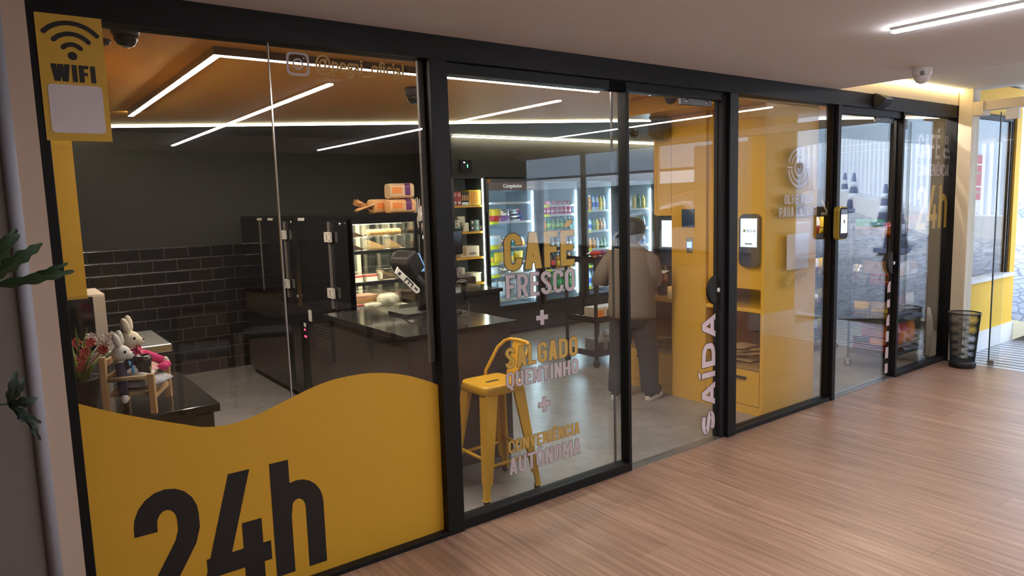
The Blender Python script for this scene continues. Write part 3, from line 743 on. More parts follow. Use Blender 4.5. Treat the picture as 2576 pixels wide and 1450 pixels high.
# upright words on the two sliding leaves
def upright(txt, xb, xt, z0, z1, label, st):
    """word read upwards: cap height runs across (xb foot, xt head), the word runs up from z0 to z1"""
    t = empty('door_lettering', (xb,0.064,z0), label, 'lettering')
    em = abs(xt-xb); n_ = (z1-z0)/em; gap = 0.26; nt = sum(1 for c in txt if c not in 'IÍ')
    sw = (n_-gap*(len(txt)-1)-st*(len(txt)-nt))/sum(WID.get({'Á':'A'}.get(c,c),.46) for c in txt if c not in 'IÍ'); mb = MB()
    for k, e_ in ((0,0.0),(1,0.03)):
        mb.m = k
        text_strokes(mb, txt, st, e_, lambda u, v: Vector((xb+(xt-xb)*v, 0.0655-0.0006*(2-k), z0+em*u)), gap=gap, scale_w=sw)
    mb.build('letters', [pink_vinyl, black_vinyl], t)
YL = 0.065
a = at(1821,1086,Y=YL); b = at(1754,1098,Y=YL); c = at(1821,785,Y=YL)
upright('SAÍDA', 3.792, 3.655, at(1790,1090,Y=YL).z, at(1790,790,Y=YL).z, 'pale upright word SAÍDA along the edge of the exit door', 0.27)
upright('ENTRADA', at(2256,800,Y=YL).x, at(2230,800,Y=YL).x, at(2238,936,Y=YL).z, at(2248,664,Y=YL).z, 'pale upright word ENTRADA along the edge of the entrance door', 0.27)
# OLHE AQUÍ panel
t = empty('window_lettering', (4.75,LY,0.95), 'pale target mark with OLHE AQUÍ PARA ENTRAR and a blank white card below', 'lettering')
for nm, txt, q_, m, st in (
    ('olhe_line','OLHE AQUÍ',((1973,491),(1973,515),(2044,486),(2044,511)),pink_vinyl,0.16),
    ('para_line','PARA ENTRAR',((1960,523),(1960,548),(2054,517),(2054,541)),pink_vinyl,0.155),
    ('cadastre_line','CADASTRE-SE',((1977,692),(1977,703),(2030,687),(2030,699)),gold_vinyl,0.16),
    ('site_line','NO SITE',((1977,708),(1977,719),(2012,704),(2012,716)),gold_vinyl,0.16)):
    zline(nm, txt, *box_of(*q_), m, st, t, 0.03)
a = pane_pt(1980,590); b = pane_pt(2033,672)
mb = MB(); mb.rbox(a.x,b.x,LY,LY+0.0006,b.z-0.002,a.z,0.012,4,'y'); mb.build('blank_card', white_sign, t)
mb = MB(); c_ = pane_pt(2011,422); R_ = (pane_pt(2040,422).x-pane_pt(1981,422).x)/2; RZ = (pane_pt(2011,369).z-pane_pt(2011,475).z)/2
def band(r0, r1, a0, a1, k=16, yy=LY):
    for i in range(k):
        A = [math.radians(a0+(a1-a0)*(i+j)/k) for j in (0,1)]
        mb.quad(*[Vector((c_.x+R_*r*math.cos(a_),yy,c_.z+RZ*r*math.sin(a_))) for r, a_ in ((r0,A[0]),(r0,A[1]),(r1,A[1]),(r1,A[0]))])
for kk, (ex, yy) in enumerate(((0.0,LY-0.0004),(0.025,LY))):
    mb.m = kk
    for r in (0.90,0.66): band(r-0.055-ex,r+0.055+ex,8,84,yy=yy); band(r-0.055-ex,r+0.055+ex,96,165,yy=yy); band(r-0.055-ex,r+0.055+ex,188,264,yy=yy); band(r-0.055-ex,r+0.055+ex,276,352,yy=yy)
    band(0.33-ex,0.44+ex,0,360,24,yy)
    for s_ in (1,-1):
        mb.quad(*[Vector((c_.x+R_*x_,yy,c_.z+RZ*s_*z_)) for x_, z_ in ((-.05-ex,.56-ex),(.05+ex,.56-ex),(.05+ex,1.0+ex),(-.05-ex,1.0+ex))])
        mb.quad(*[Vector((c_.x+R_*s_*x_,yy,c_.z+RZ*z_)) for x_, z_ in ((.56-ex,-.04-ex),(1.0+ex,-.04-ex),(1.0+ex,.04+ex),(.56-ex,.04+ex))])
    for (x0,z0,x1,z1) in ((-.2,.02,-.05,-.16),(-.05,-.16,.22,.16)):
        d_ = Vector((x1-x0,z1-z0)).normalized(); n_ = Vector((-d_.y,d_.x))*(0.045+ex)
        mb.quad(*[Vector((c_.x+R_*x_,yy,c_.z+RZ*z_)) for x_, z_ in ((x0+n_.x,z0+n_.y),(x0-n_.x,z0-n_.y),(x1-n_.x,z1-n_.y),(x1+n_.x,z1+n_.y))])
mb.build('target_mark', [pink_vinyl, mat('mark_rim',(0.2,0.17,0.19),0.6)], t)
t = empty('window_lettering', (5.1,LY,1.45), 'small pale arrow pointing down at the face reader', 'lettering')
mb = MB()
for (p0, p1, w_) in (((2067,503),(2083,541),5),((2085,506),(2083,541),5),((2066,538),(2086,538),4)):
    a, b = pane_pt(*p0), pane_pt(*p1); d_ = (b-a).normalized(); n_ = Vector((-d_.z,0,d_.x))*0.011
    mb.quad(a-n_,a+n_,b+n_,b-n_)
mb.build('arrow', mat('cream_film',(0.70,0.57,0.40),0.5), t)
# CAFÉ & CONVENIÊNCIA 24h
t = empty('window_lettering', (6.7,LY,1.2), 'lilac CAFÉ & CONVENIÊNCIA over an amber 24h on the last pane', 'lettering')
for nm, txt, q_, m, st in (
    ('cafe_line','CAFÉ &',((2310,337),(2309,400),(2405,342),(2405,400)),pink_vinyl,0.145),
    ('conveniencia_line','CONVENIÊNCIA',((2309,413),(2308,443),(2403,414),(2403,443)),pink_vinyl,0.13),
    ('hours_line','24h',((2306,465),(2304,579),(2398,466),(2396,571)),gold_vinyl,0.15)):
    x0, x1, z0, z1 = box_of(*q_); x1 = min(x1, 7.19)
    zline(nm, txt, x0, x1, z0, z1, m, st, t, 0.016)
# face reader on the mullion by the entrance
t = empty('face_reader', (5.165,-0.05,1.25), 'yellow and black face reader on the mullion left of the entrance door', 'terminal')
mb = MB(); mb.rbox(5.10,5.215,-0.012,0.0,1.27,1.50,0.03,4,'y'); mb.build('mount', black_rubber, t)
mb = MB(); mb.rbox(5.085,5.215,-0.055,-0.012,1.255,1.505,0.035,5,'y'); mb.build('casing', mat('olive_yellow_metal',(0.46,0.36,0.06),0.35,0.3), t, bevel=0.004)
mb = MB(); mb.rbox(5.093,5.207,-0.060,-0.0545,1.263,1.497,0.030,5,'y'); mb.build('bezel', black_rubber, t)
part('screen', mat('reader_screen',(0.3,0.4,0.45),0.2,emit=(0.75,0.88,0.95),es=0.55), t, (5.105,5.196,-0.0608,-0.060,1.305,1.445))
part('camera_window', mat('reader_lens',(0.10,0.11,0.16),0.1), t, (5.105,5.196,-0.0608,-0.060,1.448,1.482))
mb = MB(); mb.add([(5.15+0.012*math.cos(k*PI/8),-0.0612,1.392+0.016*math.sin(k*PI/8)) for k in range(16)],[tuple(range(16))])
mb.build('screen_mark', mat('reader_ink',(0.25,0.22,0.15),0.5), t)
# ================================================================ SHOP FURNITURE
black_gloss = mat('black_gloss_panel', (0.010,0.010,0.011), 0.08, c2=(0.013,0.012,0.013))
black_lam = mat('black_laminate', (0.016,0.015,0.015), 0.35)
dark_brown = mat('dark_walnut', (0.075,0.042,0.030), 0.45, c2=(0.05,0.028,0.02), scale=14)
off_white = mat('off_white_plastic', (0.72,0.68,0.60), 0.5)
white_pl = mat('white_plastic', (0.80,0.80,0.80), 0.4)
card = mat('brown_cardboard', (0.42,0.27,0.15), 0.85, c2=(0.36,0.23,0.13))
card_pale = mat('pale_cardboard', (0.66,0.57,0.44), 0.8)
kraft = mat('kraft_paper', (0.52,0.34,0.17), 0.75, c2=(0.42,0.27,0.13), scale=20, bump=0.3, bscale=30)
clear_pl = glass_mat('clear_plastic', 0.09, (0.93,0.95,0.95), 0.08)
red = mat('red_print', (0.55,0.03,0.03), 0.4); dred = mat('maroon_foil', (0.22,0.02,0.03), 0.3, bump=0.4, bscale=25)
green = mat('green_print', (0.05,0.30,0.08), 0.35); blue = mat('blue_print', (0.04,0.13,0.55), 0.35)
yellow = mat('yellow_print', (0.85,0.58,0.04), 0.45); orange = mat('orange_print', (0.85,0.28,0.03), 0.4)
purple = mat('purple_print', (0.22,0.05,0.24), 0.4); black_pr = mat('black_print', (0.015,0.015,0.017), 0.4)
teal = mat('teal_print', (0.04,0.35,0.36), 0.4); pinkp = mat('pink_print', (0.72,0.18,0.22), 0.45)
silver = mat('silver_foil', (0.75,0.76,0.78), 0.22, 0.9, bump=0.5, bscale=20)
cola_m = mat('cola_liquid', (0.02,0.008,0.006), 0.08); amber_m = mat('amber_liquid', (0.55,0.22,0.03), 0.1)
green_gl = mat('green_bottle', (0.03,0.18,0.06), 0.08); water_m = mat('water_bottle', (0.45,0.62,0.78), 0.08)
choc = mat('chocolate_cake', (0.07,0.03,0.018), 0.6, bump=0.4, bscale=80); cake_m = mat('sponge_cake', (0.62,0.38,0.16), 0.8, bump=0.4, bscale=90)
cream_c = mat('whipped_cream', (0.85,0.78,0.66), 0.5, bump=0.3, bscale=40); straw_c = mat('strawberry_glaze', (0.62,0.09,0.07), 0.3)
wire_black = mat('black_wire', (0.012,0.012,0.013), 0.4)

# -- low granite counter behind the left pane
t = empty('counter', (0.46,0.62,0), 'low black granite counter behind the left pane, with plush rabbits on top', 'counter')
part('worktop', granite, t, (0.172,0.722,0.25,1.02,0.765,0.80), bevel=0.004)
part('body', black_lam, t, (0.172,0.70,0.275,1.0,0.0,0.765))
# -- steel table, oven, yellow wall unit behind it
t = empty('work_table', (0.48,1.7,0), 'stainless steel work table against the black tiles, behind the rabbits', 'table')
part('table_top', steel, t, (0.172,0.775,1.45,2.05,0.83,0.875), bevel=0.006)
for x, y in ((0.22,1.5),(0.66,1.5),(0.22,2.0),(0.66,2.0)): part('leg', steel, t, (x-0.03,x+0.03,y-0.02,y+0.02,0,0.83))
t = empty('oven', (0.32,1.66,0.875), 'black glass oven in a beige steel case on the steel table', 'oven')
part('case', mat('beige_steel',(0.50,0.42,0.33),0.4,0.3), t, (0.176,0.475,1.48,1.86,0.875,1.185), bevel=0.005)
part('door', black_gloss, t, (0.180,0.415,1.462,1.48,0.885,1.175), bevel=0.003)
part('control_strip', mat('beige_trim',(0.56,0.48,0.38),0.35,0.3), t, (0.418,0.472,1.468,1.48,0.885,1.175))
t = empty('wall_cabinet', (0.27,1.3,1.215), 'tall yellow wall cabinet beside the left jamb, above the oven', 'cabinet')
part('carcass', yellow_lam, t, (0.172,0.352,1.02,1.9,1.23,2.355))
part('base_panel', mat('amber_edge',(0.60,0.34,0.05),0.4), t, (0.172,0.352,1.0,1.9,1.215,1.23)); part('door', yellow_lam, t, (0.172,0.352,1.0,1.018,1.23,2.355))

# -- black cake cabinets with rear doors on their left side, lit showcase at the near end
CX0, CX1, CY0, CYM, CY1, CT = 2.00, 2.535, 1.75, 2.80, 4.30, 1.552
alu_strip = mat('satin_strip', (0.36,0.31,0.27), 0.35, 0.6)
def cabinet_left(t, ya, yb, hinge_y, extra):
    part('base', black_lam, t, (CX0,CX1,ya,yb,0.06,0.82))
    part('plinth', black_rubber, t, (CX0+0.04,CX1-0.03,ya+0.03,yb-0.01,0,0.06))
    part('side_panel', black_gloss, t, (CX0,CX0+0.02,ya,yb,0.82,CT-0.03))
    part('top', black_gloss, t, (CX0-0.004,CX1+0.004,ya-0.004,yb,CT-0.03,CT), bevel=0.003)
    d = part('rear_door', black_gloss, t, (CX0-0.012,CX0-0.001,hinge_y+0.02,yb-0.15,0.87,1.505), bevel=0.002)
    part('edge_strip', alu_strip, d, (CX0-0.016,CX0-0.002,hinge_y,hinge_y+0.022,0.87,1.505))
    for z in (1.395,0.985):
        mb = MB(); mb.box(CX0-0.030,CX0-0.012,hinge_y-0.045,hinge_y+0.06,z-0.036,z+0.036); mb.m = 1
        for dy in (-0.028,0.042):
            for dz in (-0.024,0.024): mb.cyl((CX0-0.031,hinge_y+dy,z+dz),(CX0-0.0295,hinge_y+dy,z+dz),0.007,n=8)
        mb.box(CX0-0.0325,CX0-0.030,hinge_y+0.002,hinge_y+0.014,z-0.022,z+0.022); mb.build('hinge', [off_white, alu_strip], d)
    for y, w_ in extra: part('label_tag', off_white, t, (CX0-0.0135,CX0-0.012,y,y+w_,1.512,1.534))
    return t
t = empty('cake_cabinet', (2.27,3.5,0), 'far black cabinet with white hinges, next to the black tiles', 'display cabinet')
cabinet_left(t, CYM, CY1, 3.02, ((3.60,0.14),(3.30,0.14)))
part('edge_strip', alu_strip, t, (CX0-0.016,CX0-0.0005,3.66,3.685,0.88,1.505)); part('end_panel', black_gloss, t, (CX0+0.02,CX1,CYM,CYM+0.02,0.82,CT-0.03), (CX1-0.02,CX1,CYM+0.02,CY1,0.82,CT-0.03))
t = empty('cake_cabinet', (2.27,2.3,0), 'near black cabinet with a lit cake showcase facing the left pane', 'display cabinet')
cabinet_left(t, CY0, CYM-0.006, 2.07, ((2.55,0.14),))
part('corner_trim', chrome, t, (CX0-0.014,CX0-0.002,CYM-0.012,CYM-0.006,0.80,1.51))
for y, z in ((2.84,1.50),(1.86,1.49),(2.80,0.90),(1.90,0.86)):
    mb = MB(); mb.ball((CX0-0.014,y,z),0.012,n=10,m=6); mb.build('bolt', chrome, t)
part('front_frame', black_gloss, t, (CX0,CX0+0.028,CY0,CY0+0.03,0.82,CT-0.03), (CX1-0.028,CX1,CY0,CY0+0.03,0.82,CT-0.03), (CX0+0.028,CX1-0.028,CY0,CY0+0.03,0.82,0.862), (CX0+0.028,CX1-0.028,CY0,CY0+0.03,1.488,CT-0.03))
part('front_pane', thin_glass, t, (CX0+0.028,CX1-0.028,CY0+0.008,CY0+0.013,0.862,CT-0.03)); part('side_pane', thin_glass, t, (CX1-0.012,CX1-0.007,CY0+0.03,2.74,0.862,CT-0.03))
warm_w = mat('showcase_white', (0.80,0.76,0.64), 0.5)
part('lining', warm_w, t, (CX0+0.021,CX0+0.026,CY0+0.03,2.70,0.865,CT-0.035), (CX0+0.026,CX1-0.02,CY0+0.03,2.74,0.845,0.868))
part('back_frame', warm_w, t, *[(x,x+0.025,2.70,2.73,0.868,1.515) for x in (2.03,2.20,2.36,2.485)], (2.03,2.51,2.70,2.73,1.49,1.515)); part('back_glass', mat('smoked_back',(0.10,0.11,0.12),0.1), t, (2.03,2.51,2.731,2.736,0.868,1.515))
for z in (1.285,1.062):
    s = part('shelf', thin_glass, t, (CX0+0.03,CX1-0.02,CY0+0.05,2.62,z,z+0.006)); part('shelf_rail', black_rubber, s, (CX0+0.03,CX1-0.02,CY0+0.035,CY0+0.05,z-0.012,z+0.012)); part('shelf_lamp', lamp_mat('shelf_glow%d'%int(z*100),(1.0,0.86,0.58),12.0), s, (CX0+0.03,CX1-0.03,CY0+0.052,CY0+0.066,z-0.010,z-0.003))
part('lamp', lamp_mat('showcase_glow',(1.0,0.86,0.58),9.0), t, (CX0+0.04,CX1-0.04,CY0+0.04,2.65,1.512,1.518))
part('panel_sticker', off_white, t, (CX0-0.002,CX0-0.0008,2.55,2.62,0.715,0.805)); part('panel_sticker', off_white, t, (CX0-0.002,CX0-0.0008,2.69,2.74,0.655,0.685))
for y, yy, z in ((2.71,2.74,0.63),(2.69,2.74,0.575)): part('red_display', mat('red_digits',(0.3,0.01,0.03),0.4,emit=(1,0.05,0.15),es=1.5), t, (CX0-0.002,CX0-0.0008,y,yy,z-0.008,z+0.008))
part('vent', mat('vent_slats',(0.05,0.045,0.04),0.5), t, *[(CX0-0.004,CX0-0.0005,2.05,2.50,0.45+i*0.022,0.458+i*0.022) for i in range(12)])

# -- service counter
t = empty('counter', (2.06,1.1,0), 'black granite topped service counter behind the yellow stool', 'counter')
part('worktop', granite, t, (1.76,2.515,0.535,1.70,0.868,0.90), bevel=0.003)
part('body', mat('charcoal_laminate',(0.032,0.029,0.029),0.4), t, (1.79,2.485,0.57,1.69,0.07,0.868)); part('plinth', mat('grey_plinth',(0.20,0.19,0.18),0.5), t, (1.80,2.475,0.585,1.69,0,0.07))

# -- shelf unit with a light line
SX, SXE, SY = 4.205, 4.60, 3.895
t = empty('shelf_unit', (4.4,4.1,0), 'narrow black shelf unit with yellow shelves and a vertical light line', 'shelf')
part('side_panel', black_lam, t, (SX-0.03,SX,SY,4.30,0,1.895)); part('side_panel', mat('slate_panel',(0.06,0.065,0.07),0.5), t, (SXE,SXE+0.025,SY,4.30,0,1.895)); part('back_panel', mat('slate_back',(0.13,0.14,0.15),0.6), t, (SX,SXE,4.27,4.30,0,1.895)); part('top_panel', black_lam, t, (SX-0.03,SXE+0.025,SY,4.30,1.895,1.905))
SHZ = (1.590,1.292,1.000,0.700,0.395)
for z in SHZ: part('shelf', yellow_lam, t, (SX,SXE,SY+0.01,4.27,z-0.022,z))
part('light_line', lamp_mat('shelf_light',(0.86,1.0,0.82),12.0), t, (SXE-0.013,SXE-0.002,SY-0.004,SY+0.008,0.30,1.890))
t = empty('router', (4.37,3.87,2.0), 'small black wall box with a blue and a green light above the shelf unit', 'router')
part('case', black_rubber, t, (4.29,4.44,3.862,3.899,1.96,2.10), bevel=0.005)
part('blue_light', mat('blue_led',(0.1,0.2,0.9),0.4,emit=(0.3,0.5,1.0),es=4), t, (4.325,4.345,3.858,3.862,2.06,2.072)); part('green_light', mat('green_led',(0.1,0.8,0.3),0.4,emit=(0.1,0.9,0.4),es=3), t, (4.372,4.380,3.858,3.862,2.01,2.045))

# -- four glass-door fridges
frame_bl = mat('fridge_black', (0.014,0.014,0.015), 0.3); fr_in = mat('fridge_lining', (0.42,0.50,0.56), 0.4)
rack_w = mat('white_shelf_wire', (0.75,0.80,0.84), 0.35); tag_y = mat('yellow_price_strip', (0.72,0.75,0.05), 0.5)
led_cool = lamp_mat('fridge_led', (0.62,0.88,1.0), FRIDGE_LED)
FY = 4.0
FR = [(4.68,5.495,(1.605,1.375,1.075,0.885,0.735,0.43)), (5.51,6.215,(1.555,1.435,1.235,0.975,0.735,0.465)), (6.245,6.83,(1.47,1.20,0.96,0.735,0.45)), (6.855,7.62,(1.47,1.20,0.96,0.735,0.45))]
flabel = ['black freezer with a Congelados header, leftmost of the glass door fridges', 'black drinks fridge just right of the freezer, behind the word CAFÉ', 'black drinks fridge split by the edge of the exit door', 'black drinks fridge partly behind the standing person, next to the yellow pillar']
for i, (x0, x1, zs) in enumerate(FR):
    t = empty('freezer' if i == 0 else 'drinks_fridge', ((x0+x1)/2,4.3,0), flabel[i], 'fridge')
    part('body', frame_bl, t, (x0,x0+0.03,FY+0.03,4.68,0.04,1.9), (x1-0.03,x1,FY+0.03,4.68,0.04,1.9), (x0,x1,FY+0.03,4.68,1.87,1.9), (x0,x1,FY+0.03,4.68,0.04,0.33), (x0,x1,4.65,4.68,0.33,1.87))
    part('lining', fr_in, t, (x0+0.03,x0+0.045,FY+0.05,4.63,0.34,1.87), (x1-0.045,x1-0.03,FY+0.05,4.63,0.34,1.87), (x0+0.03,x1-0.03,4.62,4.648,0.34,1.87), (x0+0.03,x1-0.03,FY+0.05,4.63,0.335,0.35), (x0+0.03,x1-0.03,FY+0.05,4.63,1.855,1.868))
    mb = MB()
    for k in range(8): mb.box(x0+0.02,x1-0.02,FY+0.008,FY+0.03,0.06+k*0.03,0.075+k*0.03)
    mb.box(x0,x1,FY+0.02,FY+0.032,0.03,0.33); mb.build('grille', mat('fridge_grille',(0.022,0.021,0.021),0.45), t)
    d = part('door', frame_bl, t, (x0+0.012,x0+0.055,FY-0.02,FY+0.028,0.335,1.89), (x1-0.055,x1-0.012,FY-0.02,FY+0.028,0.335,1.89), (x0+0.055,x1-0.055,FY-0.02,FY+0.028,1.855,1.89), (x0+0.055,x1-0.055,FY-0.02,FY+0.028,0.335,0.375), bevel=0.003)
    part('door_glass', thin_glass, d, (x0+0.055,x1-0.055,FY-0.004,FY+0.002,0.375,1.855))
    part('door_handle', alu, d, (x0+0.022,x0+0.036,FY-0.045,FY-0.02,0.95,1.5))
    part('light_column', led_cool, t, (x1-0.062,x1-0.054,FY+0.050,FY+0.060,0.42,1.74))
    part('light_column', led_cool, t, (x0+0.032,x0+0.050,FY+0.032,FY+0.040,0.42,1.74))  # extra column added behind the door frame, only for its light
    for z in zs:
        mb = MB()
        for k in range(9): mb.box(x0+0.046,x1-0.075,FY+0.075+k*0.06,FY+0.085+k*0.06,z-0.010,z-0.002)
        mb.box(x0+0.046,x1-0.075,FY+0.07,FY+0.076,z-0.014,z+0.012); s = mb.build('shelf', rack_w, t)
        if not (i == 0 and z > 1.5): part('price_strip', tag_y, s, (x0+0.06,x0+0.06+(x1-x0)*0.22,FY+0.066,FY+0.070,z-0.02,z+0.014))
    if i == 0:
        h = part('header', mat('freezer_header',(0.16,0.13,0.17),0.5,c2=(0.36,0.30,0.34),scale=22), d, (x0+0.055,x1-0.055,FY-0.010,FY-0.004,1.752,1.855))
        font_text('header_text', 'Congelados', (x0+0.27,FY-0.0108,1.787), 0.062, mat('header_white',(0.85,0.85,0.88),0.5,emit=(0.8,0.85,0.9),es=0.25), h, sx=0.95, bold=0.001)
        part('header_tag', mat('header_grey',(0.6,0.6,0.65),0.5), h, (x1-0.175,x1-0.085,FY-0.0112,FY-0.0104,1.780,1.798))
t = empty('price_sticker', (4.74,3.975,1.87), 'little orange sticker at the top left corner of the freezer', 'sticker'); part('paper', mat('orange_sticker',(0.62,0.28,0.07),0.6), t, (4.715,4.765,3.976,3.9795,1.845,1.885))

# -- yellow cabinet block between exit and entrance
YX0, YX1 = 4.38, 5.045
t = empty('display_cabinet', (4.7,0.8,0), 'tall yellow cabinet with niches and drawers between the exit and entrance doors', 'cabinet')
part('side_panel', yellow_lam, t, (YX0,YX1,0.098,0.125,0.02,2.245), bevel=0.002)
part('side_panel', yellow_lam, t, (YX0,YX1,1.49,1.515,0.0,0.795)); part('side_panel', yellow_lam, t, (YX0,YX1,1.10,1.12,1.47,2.245), (YX0,YX1,0.938,1.10,1.465,1.49)); part('back_panel', yellow_lam, t, (YX1-0.02,YX1,0.125,1.10,0.0,2.245), (YX1-0.02,YX1,1.10,1.49,0.0,0.795)); part('upper_door', yellow_lam, t, (YX0+0.004,YX0+0.024,0.945,1.098,1.49,2.245), bevel=0.002); part('upper_door', yellow_lam, t, (YX0+0.022,YX0+0.042,0.125,0.605,0.93,2.245), bevel=0.002)
part('pillar', yellow_lam, t, (YX0,YX1-0.02,0.605,0.938,0.0,2.245), bevel=0.002); part('pillar_seam', mat('amber_edge',(0.60,0.34,0.05),0.4), t, (YX0-0.001,YX0+0.002,0.600,0.606,0.0,2.245))
oak = mat('amber_oak', (0.40,0.24,0.09), 0.5, c2=(0.30,0.18,0.06), scale=9)
for ya, yb in ((0.938,1.49),(0.125,0.605)):
    part('shelf', yellow_lam, t, (YX0,YX1-0.02,ya,yb,0.765,0.795)); part('niche_floor', oak, t, (YX0+0.005,YX1-0.02,ya,yb,0.335,0.36)); part('niche_back', oak, t, (YX1-0.03,YX1-0.0205,ya,yb,0.36,0.765))
    part('plinth', yellow_lam, t, (YX0+0.006,YX1-0.02,ya,yb,0.0,0.065))
    d = part('drawer', yellow_lam, t, (YX0+0.002,YX0+0.022,ya+0.005,yb-0.005,0.07,0.33), bevel=0.002); part('handle', black_rubber, d, (YX0-0.014,YX0+0.003,(ya+yb)/2-0.13,(ya+yb)/2+0.10,0.262,0.280), bevel=0.003)
part('canopy', yellow_lam, t, (4.08,YX1,0.098,1.16,2.252,2.358), (4.06,YX1,0.098,1.18,2.238,2.252)); mb = MB()
for y in (0.11,1.49): mb.cyl((YX0+0.03,y,0),(YX0+0.03,y,0.02),0.018)
mb.cyl((YX1-0.03,0.11,0),(YX1-0.03,0.11,0.02),0.018); mb.build('foot', white_pl, t)
t = empty('speaker', (4.28,1.03,2.2), 'round dark grey ceiling speaker at the end of the yellow canopy', 'speaker')
sp = mat('speaker_grey', (0.045,0.045,0.052), 0.6)
mb = MB(); mb.ball((4.30,1.00,2.140),0.088,0.088,0.088,20,14); mb.build('globe', sp, t); mb = MB(); mb.lathe([(0.075,0.096),(0.06,0.070),(0.03,0.05)],(4.30,1.00,2.140),18); mb.build('bracket', mat('bracket_olive',(0.16,0.12,0.05),0.6), t)
def kiosk(name, x, y0, y1, z0, z1, label, screen):
    t = empty(name, (x,(y0+y1)/2,z0), label, 'terminal')
    mb = MB(); mb.rbox(x-0.035,x-0.006,y0,y1,z0,z1,0.045,5,'x'); mb.build('casing', mat('kiosk_navy',(0.035,0.055,0.10),0.25), t, bevel=0.004)
    s = part('screen', mat('kiosk_screen',(0.5,0.62,0.70),0.15,emit=(0.62,0.82,0.95),es=0.7), t, (x-0.0375,x-0.0355,y0+0.018,y1-0.018,z0+(z1-z0)*0.38,z1-0.032))
    part('mount', black_rubber, t, (x-0.006,x+0.006,y0+0.04,y1-0.04,z0+0.08,z1-0.08))
    if screen:
        font_text('screen_text', 'PEG-AI', (x-0.0382,(y0+y1)/2+0.018,z0+(z1-z0)*0.66), 0.026, mat('screen_ink',(0.08,0.10,0.12),0.5), s, rot=(PI/2,0,-PI/2))
        part('screen_mark', mat('screen_mark_yellow',(0.6,0.55,0.1),0.5), s, (x-0.0382,x-0.0376,(y0+y1)/2+0.026,(y0+y1)/2+0.044,z0+(z1-z0)*0.66,z0+(z1-z0)*0.66+0.019))
        part('screen_button', mat('screen_ink',(0.08,0.10,0.12),0.5), s, (x-0.0382,x-0.0376,(y0+y1)/2-0.03,(y0+y1)/2+0.03,z0+(z1-z0)*0.43,z0+(z1-z0)*0.45))
    return t
kiosk('payment_kiosk', 4.394, 0.128, 0.298, 1.095, 1.475, 'navy kiosk with a lit PEG-AI screen behind the panel right of the exit door', True)
k2 = kiosk('payment_kiosk', 4.452, 0.942, 1.090, 1.06, 1.458, 'navy kiosk half hidden behind the yellow pillar, right of the person', False)
part('kiosk_rail', yellow_lam, [o for o in col.objects if o.name == 'display_cabinet'][0], (4.462,4.48,0.938,1.10,1.15,1.40))
t = empty('exit_button', (4.37,0.755,1.18), 'steel exit button plate with a blue light on the yellow pillar', 'button')
part('plate', steel, t, (4.3745,4.3795,0.726,0.785,1.175,1.295), bevel=0.002); part('button', mat('blue_button',(0.05,0.08,0.8),0.3,emit=(0.12,0.2,1.0),es=2.2), t, (4.371,4.3745,0.733,0.778,1.215,1.262))
mb = MB()
for k in range(20):
    a, b = 2*PI*k/20, 2*PI*(k+1)/20; mb.quad(*[Vector((4.3705,0.7555+r*math.cos(g),1.238+r*math.sin(g))) for r, g in ((0.012,a),(0.012,b),(0.016,b),(0.016,a))])
mb.build('button_ring', mat('blue_ring',(0.3,0.4,0.9),0.3,emit=(0.4,0.5,1.0),es=2), t)
t = empty('notice_board', (4.37,0.77,1.37), 'dark blue notice panel above the exit button', 'panel'); part('panel', mat('navy_panel',(0.04,0.07,0.14),0.25), t, (4.372,4.3795,0.71,0.83,1.375,1.515), bevel=0.002)
# ================================================================ GOODS
def bottle(name, h, r, m_body, m_cap, m_lab, neck=0.35, lab=(0.25,0.55), n=10):
    mb = MB(); s = h
    mb.m = 0; mb.lathe([(0,0),(r*0.9,0),(r,h*0.03),(r,h*(1-neck)),(r*0.85,h*(1-neck*0.8)),(r*0.38,h*(1-neck*0.35)),(r*0.34,h*0.93)], n=n)
    mb.m = 1; mb.lathe([(r*0.42,h*0.925),(r*0.42,h),(0,h)], n=n)
    mb.m = 2; mb.lathe([(r*1.02,h*lab[0]),(r*1.02,h*lab[1])], n=n)
    return mb.build(name, [m_body, m_cap, m_lab])
def can(name, h, r, m_body, m_top, m_band):
    mb = MB(); mb.m = 1; mb.lathe([(0,0),(r*0.8,0),(r*0.8,h*0.02)], n=12); mb.m = 0; mb.lathe([(r*0.8,h*0.02),(r,h*0.07),(r,h*0.92),(r*0.82,h*0.98)], n=12)
    mb.m = 1; mb.lathe([(r*0.82,h*0.98),(r*0.82,h),(0,h*0.99)], n=12); mb.m = 2; mb.lathe([(r*1.01,h*0.35),(r*1.01,h*0.62)], n=12)
    return mb.build(name, [m_body, m_top, m_band])
def bag(name, w, h, d, m1, m2=None, crimp=0.06, upright=True, seed=0, split=0.5):
    """filled film bag with crimped ends: flat back and front bulge out from flat seams"""
    rr = random.Random(seed); mb = MB(); nu, nv = 10, 10
    ph = [rr.uniform(0,6) for _ in range(4)]
    def surf(sgn):
        def f(u, v):
            e = min(1, max(0,(v-crimp)/(1-2*crimp))); k = math.sin(PI*u)**0.55*math.sin(PI*e)**0.5 if 0 < u < 1 and 0 < e < 1 else 0
            wob = 0.10*math.sin(9*u+ph[0])*math.sin(7*v+ph[1])+0.06*math.sin(17*u+ph[2]+11*v)
            wd = w*(1-0.06*math.sin(PI*v)); x = (u-0.5)*wd; y = sgn*d/2*k*(1+wob); z = v*h+0.01*h*math.sin(13*u+ph[3])*(v > 0.9)
            return (x, y, z) if upright else (x, z-h/2, y+d/2)
        return f
    mb.smooth = True
    for sgn in (-1, 1):
        n0 = len(mb.f); mb.grid(surf(sgn), nu, nv)
        for i in range(n0, len(mb.f)):
            row = (i-n0)//nu; mb.mi[i] = 1 if (m2 is not None and row >= nv*split) else 0
    return mb.build(name, [m1, m2 or m1])
